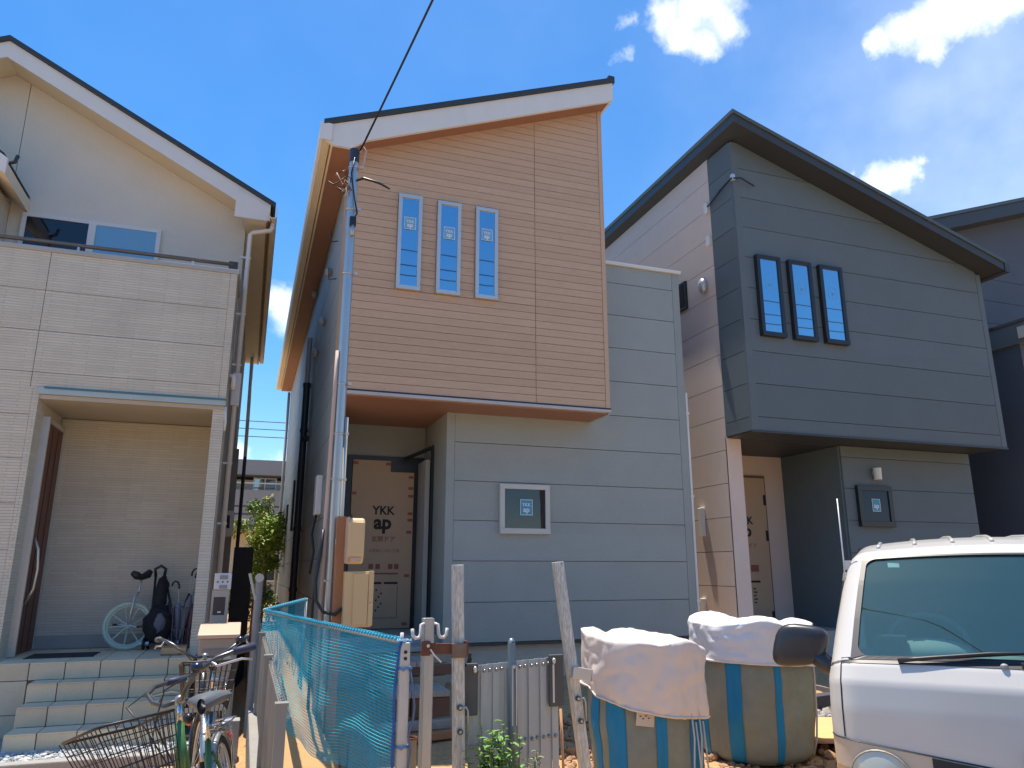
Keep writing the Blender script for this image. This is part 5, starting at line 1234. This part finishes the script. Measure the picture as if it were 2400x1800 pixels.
for s_ in (-1, 1):
    B().grid([[vS(s_*.76+.15*math.cos(2*math.pi*i/28)*k/6*(1), 2.95+.80*math.sin(2*math.pi*i/28)*k/6, .010+.016*(1-(k/6)**2)) for i in range(29)] for k in range(7)]).build('headlight', M('lamp_lens', (.55,.58,.50), .12, var=.06, coat=.8), VN, smooth=True)
    B().tube([vS(s_*.76+.152*math.cos(2*math.pi*i/28), 2.95+.81*math.sin(2*math.pi*i/28), .010) for i in range(29)], .005, 4, cap=False).build('headlight_rim', M('lamp_rim', (.30,.27,.22), .5), VN)
B().grid([[vS(-.99+.10*i/6, 1.2+1.9*j/8, .010) for i in range(7)] for j in range(9)]).build('corner_lamp', M('amber_lens', (.60,.30,.12), .3), VN, smooth=True)
em = M('emblem_dark', (.05,.055,.06), .3, metal=.5)
for (ru, rp, cp) in ((.075,.40,3.85),(.022,.38,3.85),(.052,.16,4.03)):
    B().tube([vS(ru*math.cos(2*math.pi*i/28), cp+rp*math.sin(2*math.pi*i/28), .014) for i in range(29)], .007, 5, cap=False).build('emblem', em, VN, smooth=True)
for i in range(7):
    u = -.78+.26*i
    B().tube([vS(u, 12.6+.3*k, .004) for k in range(16)], .011, 6).build('roof_rib', vp, VN, smooth=True)
B().tube([vS(-.985, 10.4, .012), vS(-.985, 11.2, .02)+Vector((-.02,0,.03)), vS(-.985, 11.2, .02)+Vector((-.02,0,.36))], .004, 6).build('antenna', alu, VN, smooth=True)
B().cbox(vS(-.985, 11.15, .01), (.03,.05,.05)).build('antenna_base', alu, VN)
B().box(-.79,-.775,.75,1.5,1.12,1.52).build('side_window', dark_glass, VN) if False else None
# mirror
mm_ = M('mirror_shell', (.03,.033,.04), .32, var=.06, dirt=.15, dirtcol=(.30,.22,.12))
mv = B(); nu_, nv_ = 20, 14
vs_ = []
for j in range(nv_+1):
    t = math.pi*j/nv_
    for i in range(nu_):
        a = 2*math.pi*i/nu_; d = Vector((math.sin(t)*math.cos(a), math.sin(t)*math.sin(a), math.cos(t)))
        d = Vector([math.copysign(abs(k)**.62, k) for k in d]); vs_.append((-.965+.135*d.x+.03*d.z, .30+.055*d.y, 1.19+.105*d.z*(1+.12*d.x*-1)))
mv.add(vs_, [(j*nu_+i, j*nu_+(i+1) % nu_, (j+1)*nu_+(i+1) % nu_, (j+1)*nu_+i) for j in range(nv_) for i in range(nu_)])
mo = mv.build('mirror', mm_, VN, smooth=True)
mr2 = B().add([(-x, y, z) for x, y, z in vs_], mv.f).build('mirror', mm_, VN, smooth=True)
B().tube([(.90,.30,1.15),(.84,.29,1.10),(.76,.26,1.07)], [.05,.045,.04], 8).build('mirror_arm', mm_, mr2, smooth=True)
for s_ in (-1, 1):
    for (ya, yb, yc, yd) in ((.62,.80,1.45,1.45),(1.60,1.60,3.35,3.30)):
        B().add([(s_*.829,ya,1.14),(s_*.829,yc,1.14),(s_*.751,yd,1.56),(s_*.751,yb,1.56)], [(0,1,2,3)]).build('side_window', dark_glass, VN)
B().tube([(-.90,.30,1.15),(-.84,.29,1.10),(-.76,.26,1.07)], [.05,.045,.04], 8).build('mirror_arm', mm_, mo, smooth=True)
# cabin
din = M('cabin_plastic', (.42,.43,.40), .7, var=.05); ddk = M('cabin_dark', (.05,.052,.055), .8, var=.1)
B().prismx([(.26,1.10),(.42,1.17),(.62,1.16),(.70,1.05),(.70,.6),(.26,.6)], -.70, .70).build('dashboard', din, VN, bevel=.02)
B().ell((-.36,.50,1.16), (.20,.13,.075), 16, 10).build('instrument_hood', din, VN, smooth=True)
sw = Vector((-.36,.70,1.20)); sx_ = Vector((1,0,0)); sy_ = Vector((0,.72,.70)).normalized()
B().tube([sw+sx_*.19*math.cos(2*math.pi*i/32)+sy_*.19*math.sin(2*math.pi*i/32)*-1 for i in range(33)], .015, 8, cap=False).build('steering_wheel', M('wheel_grey', (.22,.23,.23), .5), VN, smooth=True)
for a in (200,340,270): B().tube([sw, sw+sx_*.18*math.cos(R(a))+sy_*.18*math.sin(R(a))], .014, 6).build('wheel_spoke', ddk, VN)
for s_ in (-1, 1):
    B().box(s_*.36-.23,s_*.36+.23,1.05,1.20,.75,1.32).build('seat_back', ddk, VN, bevel=.05); B().ell((s_*.36,1.14,1.43), (.12,.06,.09), 12, 8).build('head_rest', ddk, VN, smooth=True)
    B().box(s_*.36-.24,s_*.36+.24,.75,1.12,.62,.80).build('seat_cushion', ddk, VN, bevel=.04)
B().box(-.70,.70,1.75,1.78,.4,1.72).build('bulkhead', ddk, VN)
B().box(-.04,.10,.66,.70,1.60,1.645).build('rear_view_mirror', ddk, VN, bevel=.008)
B().box(-.62,-.46,.36,.44,1.17,1.25).build('sat_nav', ddk, VN, bevel=.006)
B().cbox(vS(-.66, 10.72, -.012), (.055,.003,.030), Matrix.Rotation(R(-38),3,'X')).build('inspection_sticker', stick_w, VN)
for s_ in (-1, 1):
    for y in (.62, 2.9):
        B().tube([(s_*.80,y,.29),(s_*.62,y,.29)], .285, 24).build('wheel', M('tyre_rubber', (.02,.02,.02)), VN, smooth=True, auto=40)
        B().tube([(s_*.806,y,.29),(s_*.79,y,.29)], .18, 20).build('wheel_rim', alu, VN, smooth=True, auto=40)

# ------------------------------------------------------------------ plants
def leafm(name, col, var=.35): return M(name, col, .55, var=var, scale=3.0, spec=.35)
def add_leaf(b_, p, d, up, L, W):
    d = d.normalized(); s_ = d.cross(up); s_ = s_.normalized() if s_.length > 1e-4 else d.orthogonal().normalized(); n_ = s_.cross(d)
    b_.add([p, p+d*L*.35+s_*W*.5+n_*L*.06, p+d*L*.75+s_*W*.38+n_*L*.03, p+d*L-n_*L*.10, p+d*L*.75-s_*W*.38+n_*L*.03, p+d*L*.35-s_*W*.5+n_*L*.06], [(0,1,2,3),(0,3,4,5)])
def weed(label, x, y, h, n, spread, seed, lm):
    q = random.Random(seed); T_ = thing('weed_plant', label, 'plant', (x, y, gz(x, y)), group='weeds at the gate'); z0 = gz(x, y)
    st, lf = B(), B()
    for k in range(n):
        a = q.uniform(0, 6.28); top = Vector((x+spread*math.cos(a)*q.random(), y+spread*.6*math.sin(a)*q.random(), z0+h*q.uniform(.7,1.0))); b0 = Vector((x+.05*math.cos(a), y+.05*math.sin(a), z0-.02))
        mid = b0.lerp(top, .5)+Vector((q.uniform(-.03,.03), q.uniform(-.03,.03), 0))
        pts = [b0, b0.lerp(mid,.5), mid, mid.lerp(top,.5), top]; st.tube(pts, [.006,.005,.004,.003,.002], 5)
        for i in range(26):
            t = .25+.75*i/25; j = min(3, int(t*4)); p = pts[j].lerp(pts[j+1], t*4-j); aa = i*2.4+q.uniform(-.5,.5)
            d = Vector((math.cos(aa), math.sin(aa), q.uniform(-.1,.75))); L = q.uniform(.035,.075)*(1.15-.4*t)
            add_leaf(lf, p, d, Vector((0,0,1)), L, L*.5)
    st.build('stems', M('stem_green', (.12,.20,.05), .7), T_); lf.build('leaves', lm, T_, fixn=False)
weed('bushy bright green weed growing up against the gate', 1.43, 4.33, .70, 26, .20, 3, leafm('weed_leaf', (.17,.34,.07)))
weed('thin pale seedling weed beside the gate centre post', 1.66, 4.36, .56, 3, .10, 8, leafm('weed_leaf_pale', (.22,.30,.14)))
def tree(label, x, y, z0, h, r, n, seed, col, name='garden_tree', leaf=.11):
    q = random.Random(seed); T_ = thing(name, label, 'tree', (x, y, z0), group='plants in the passage between the houses')
    tr = B(); tr.tube([(x,y,z0-.05),(x+.03,y,z0+h*.3),(x-.02,y+.03,z0+h*.6),(x,y,z0+h*.9)], [.05,.04,.028,.01], 8)
    lf = B(); cl = []
    for k in range(16):
        a = q.uniform(0, 6.28); t = q.uniform(.15,1.0); c_ = Vector((x+r*.75*math.cos(a)*q.random()**.5, y+r*.75*math.sin(a)*q.random()**.5, z0+h*t)); cl.append((c_, r*q.uniform(.22,.42)))
        tr.tube([(x,y,z0+h*t*.65), c_], [.014,.004], 5)
    for i in range(n):
        c_, cr = cl[i % len(cl)]; d = Vector((q.gauss(0,1), q.gauss(0,1), q.gauss(0,.8))); p = c_+d.normalized()*cr*q.random()**.4
        add_leaf(lf, p, Vector((q.uniform(-1,1), q.uniform(-1,1), q.uniform(-.7,.5))), Vector((0,0,1)), leaf*q.uniform(.6,1.2), leaf*.5)
    tr.build('trunk', M('bark', (.10,.075,.05), .9), T_); lf.build('crown', leafm('leaf_'+name+str(seed), col), T_, fixn=False)
tree('sunlit yellow green shrub at the end of the passage', .25, 17.5, .45, 2.3, .75, 3000, 2, (.20,.30,.035))
tree('dark leaved shrub beside the far corner of the timber house', .42, 19.0, .45, 2.9, .62, 2600, 4, (.10,.20,.03))
tree('dry straw coloured bush above the low wall', .02, 12.6, .3, 1.15, .26, 700, 6, (.30,.27,.11), 'dry_bush', .07)
tree('tall feathery sapling tip above the shrubs', .42, 18.2, .6, 2.95, .22, 260, 9, (.26,.30,.10), 'sapling', .12)

# ------------------------------------------------------------------ building and wires beyond
AB = thing('apartment_building', 'distant grey and cream apartment block seen through the passage', 'building', (0, 32, .5))
ag = M('apartment_grey', (.26,.28,.29), .8, var=.05); ac = M('apartment_cream', (.55,.49,.38), .8, var=.05)
B().box(-9,9,32.0,42,.5,5.2).build('wall', ac, AB); B().box(-9.3,9.3,31.2,42.5,5.33,5.92).build('roof', ag, AB)
B().box(-9,9,31.1,31.25,3.25,4.72).build('balcony_front', ag, AB); B().box(-9,9,31.1,32,3.1,3.25).build('balcony_floor', ac, AB)
for z in (3.75,4.05): B().box(-9,9,31.085,31.1,z,z+.05).build('balcony_line', char_trim, AB)
B().box(-9,9,31.0,31.05,4.95,5.0).build('balcony_rail', alu, AB)
for x0 in (-7.0,-3.6,.05,3.9): window(AB, x0, x0+.92, 4.3, 5.3, 31.99, alu, curtain_glass, fw=.05, mull=x0+.46)
for x0 in (-7.0,-3.6,.05,3.9): window(AB, x0, x0+1.5, 1.2, 2.8, 31.99, alu, dark_glass, fw=.06, mull=x0+.75)
for k, z in enumerate((9.05,8.65,8.25)):
    o = B().tube(sag((-30,40,z+.4), (30,40,z+.6), .45, 20), .022, 4).build('distant_wire', ink); tag(o, ['topmost', 'middle', 'lowest'][k]+' of three thin black overhead wires far behind the passage', 'wire', 'distant wires')
# street wires and a pole on the camera's side of the road (they mirror in the upper windows)
for k, (y, z) in enumerate(((-5.0,11.35),(-5.1,10.85),(-5.2,10.5))):
    o = B().tube(sag((-30,y,z+.15*k), (30,y,z), .35, 24), .016, 5).build('street_wire', black_m); tag(o, ['highest', 'middle', 'lowest'][k]+' overhead street wire mirrored as a dark line in the upper windows', 'wire', 'street wires')
UP = thing('utility_pole', 'concrete utility pole across the street, mirrored in the charcoal house window', 'pole', (9.5,-5.2,0))
B().tube([(9.5,-5.2,-.2),(9.5,-5.2,12.2)], [.17,.11], 14).build('shaft', conc, UP, smooth=True, auto=50)
for z in (10.9,10.2): B().box(8.6,10.4,-5.28,-5.20,z,z+.09).build('crossarm', galv, UP)
B().tube([(9.85,-5.2,8.3),(9.85,-5.2,9.2)], .24, 16).build('transformer', M('transformer_grey', (.4,.41,.4), .5), UP, smooth=True, auto=50)
for x in (8.7,9.1,9.9,10.3): B().tube([(x,-5.24,11.0),(x,-5.24,11.15)], .04, 8).build('insulator', white_trim, UP, smooth=True)
# the row of houses across the street, which the facades face and the glass mirrors
for k, (x0, x1, h, col) in enumerate(((-16,-9,5.6,(.50,.46,.40)),(-8,-1,6.0,(.38,.36,.34)),(.5,7,5.5,(.52,.49,.44)),(14,21,5.8,(.36,.30,.25)))):
    T_ = thing('house_across_street', ['cream house', 'grey house', 'pale house', 'brown house'][k]+' across the street behind the viewer', 'house', ((x0+x1)/2,-9,-.3))
    B().box(x0,x1,-19,-12.5,-.3,h).build('wall', M('far_wall_%d' % k, col, .85, var=.05), T_)
    B().prismx([(-12.0,h),(-19.5,h),(-15.75,h+1.6)], x0-.4, x1+.4).build('roof', roof_dark, T_)
    for i in range(3):
        for z in (.6,3.4):
            B().box(x0+.8+2*i, x0+1.9+2*i, -12.5, -12.45, z, z+1.2).build('window', dark_glass, T_)
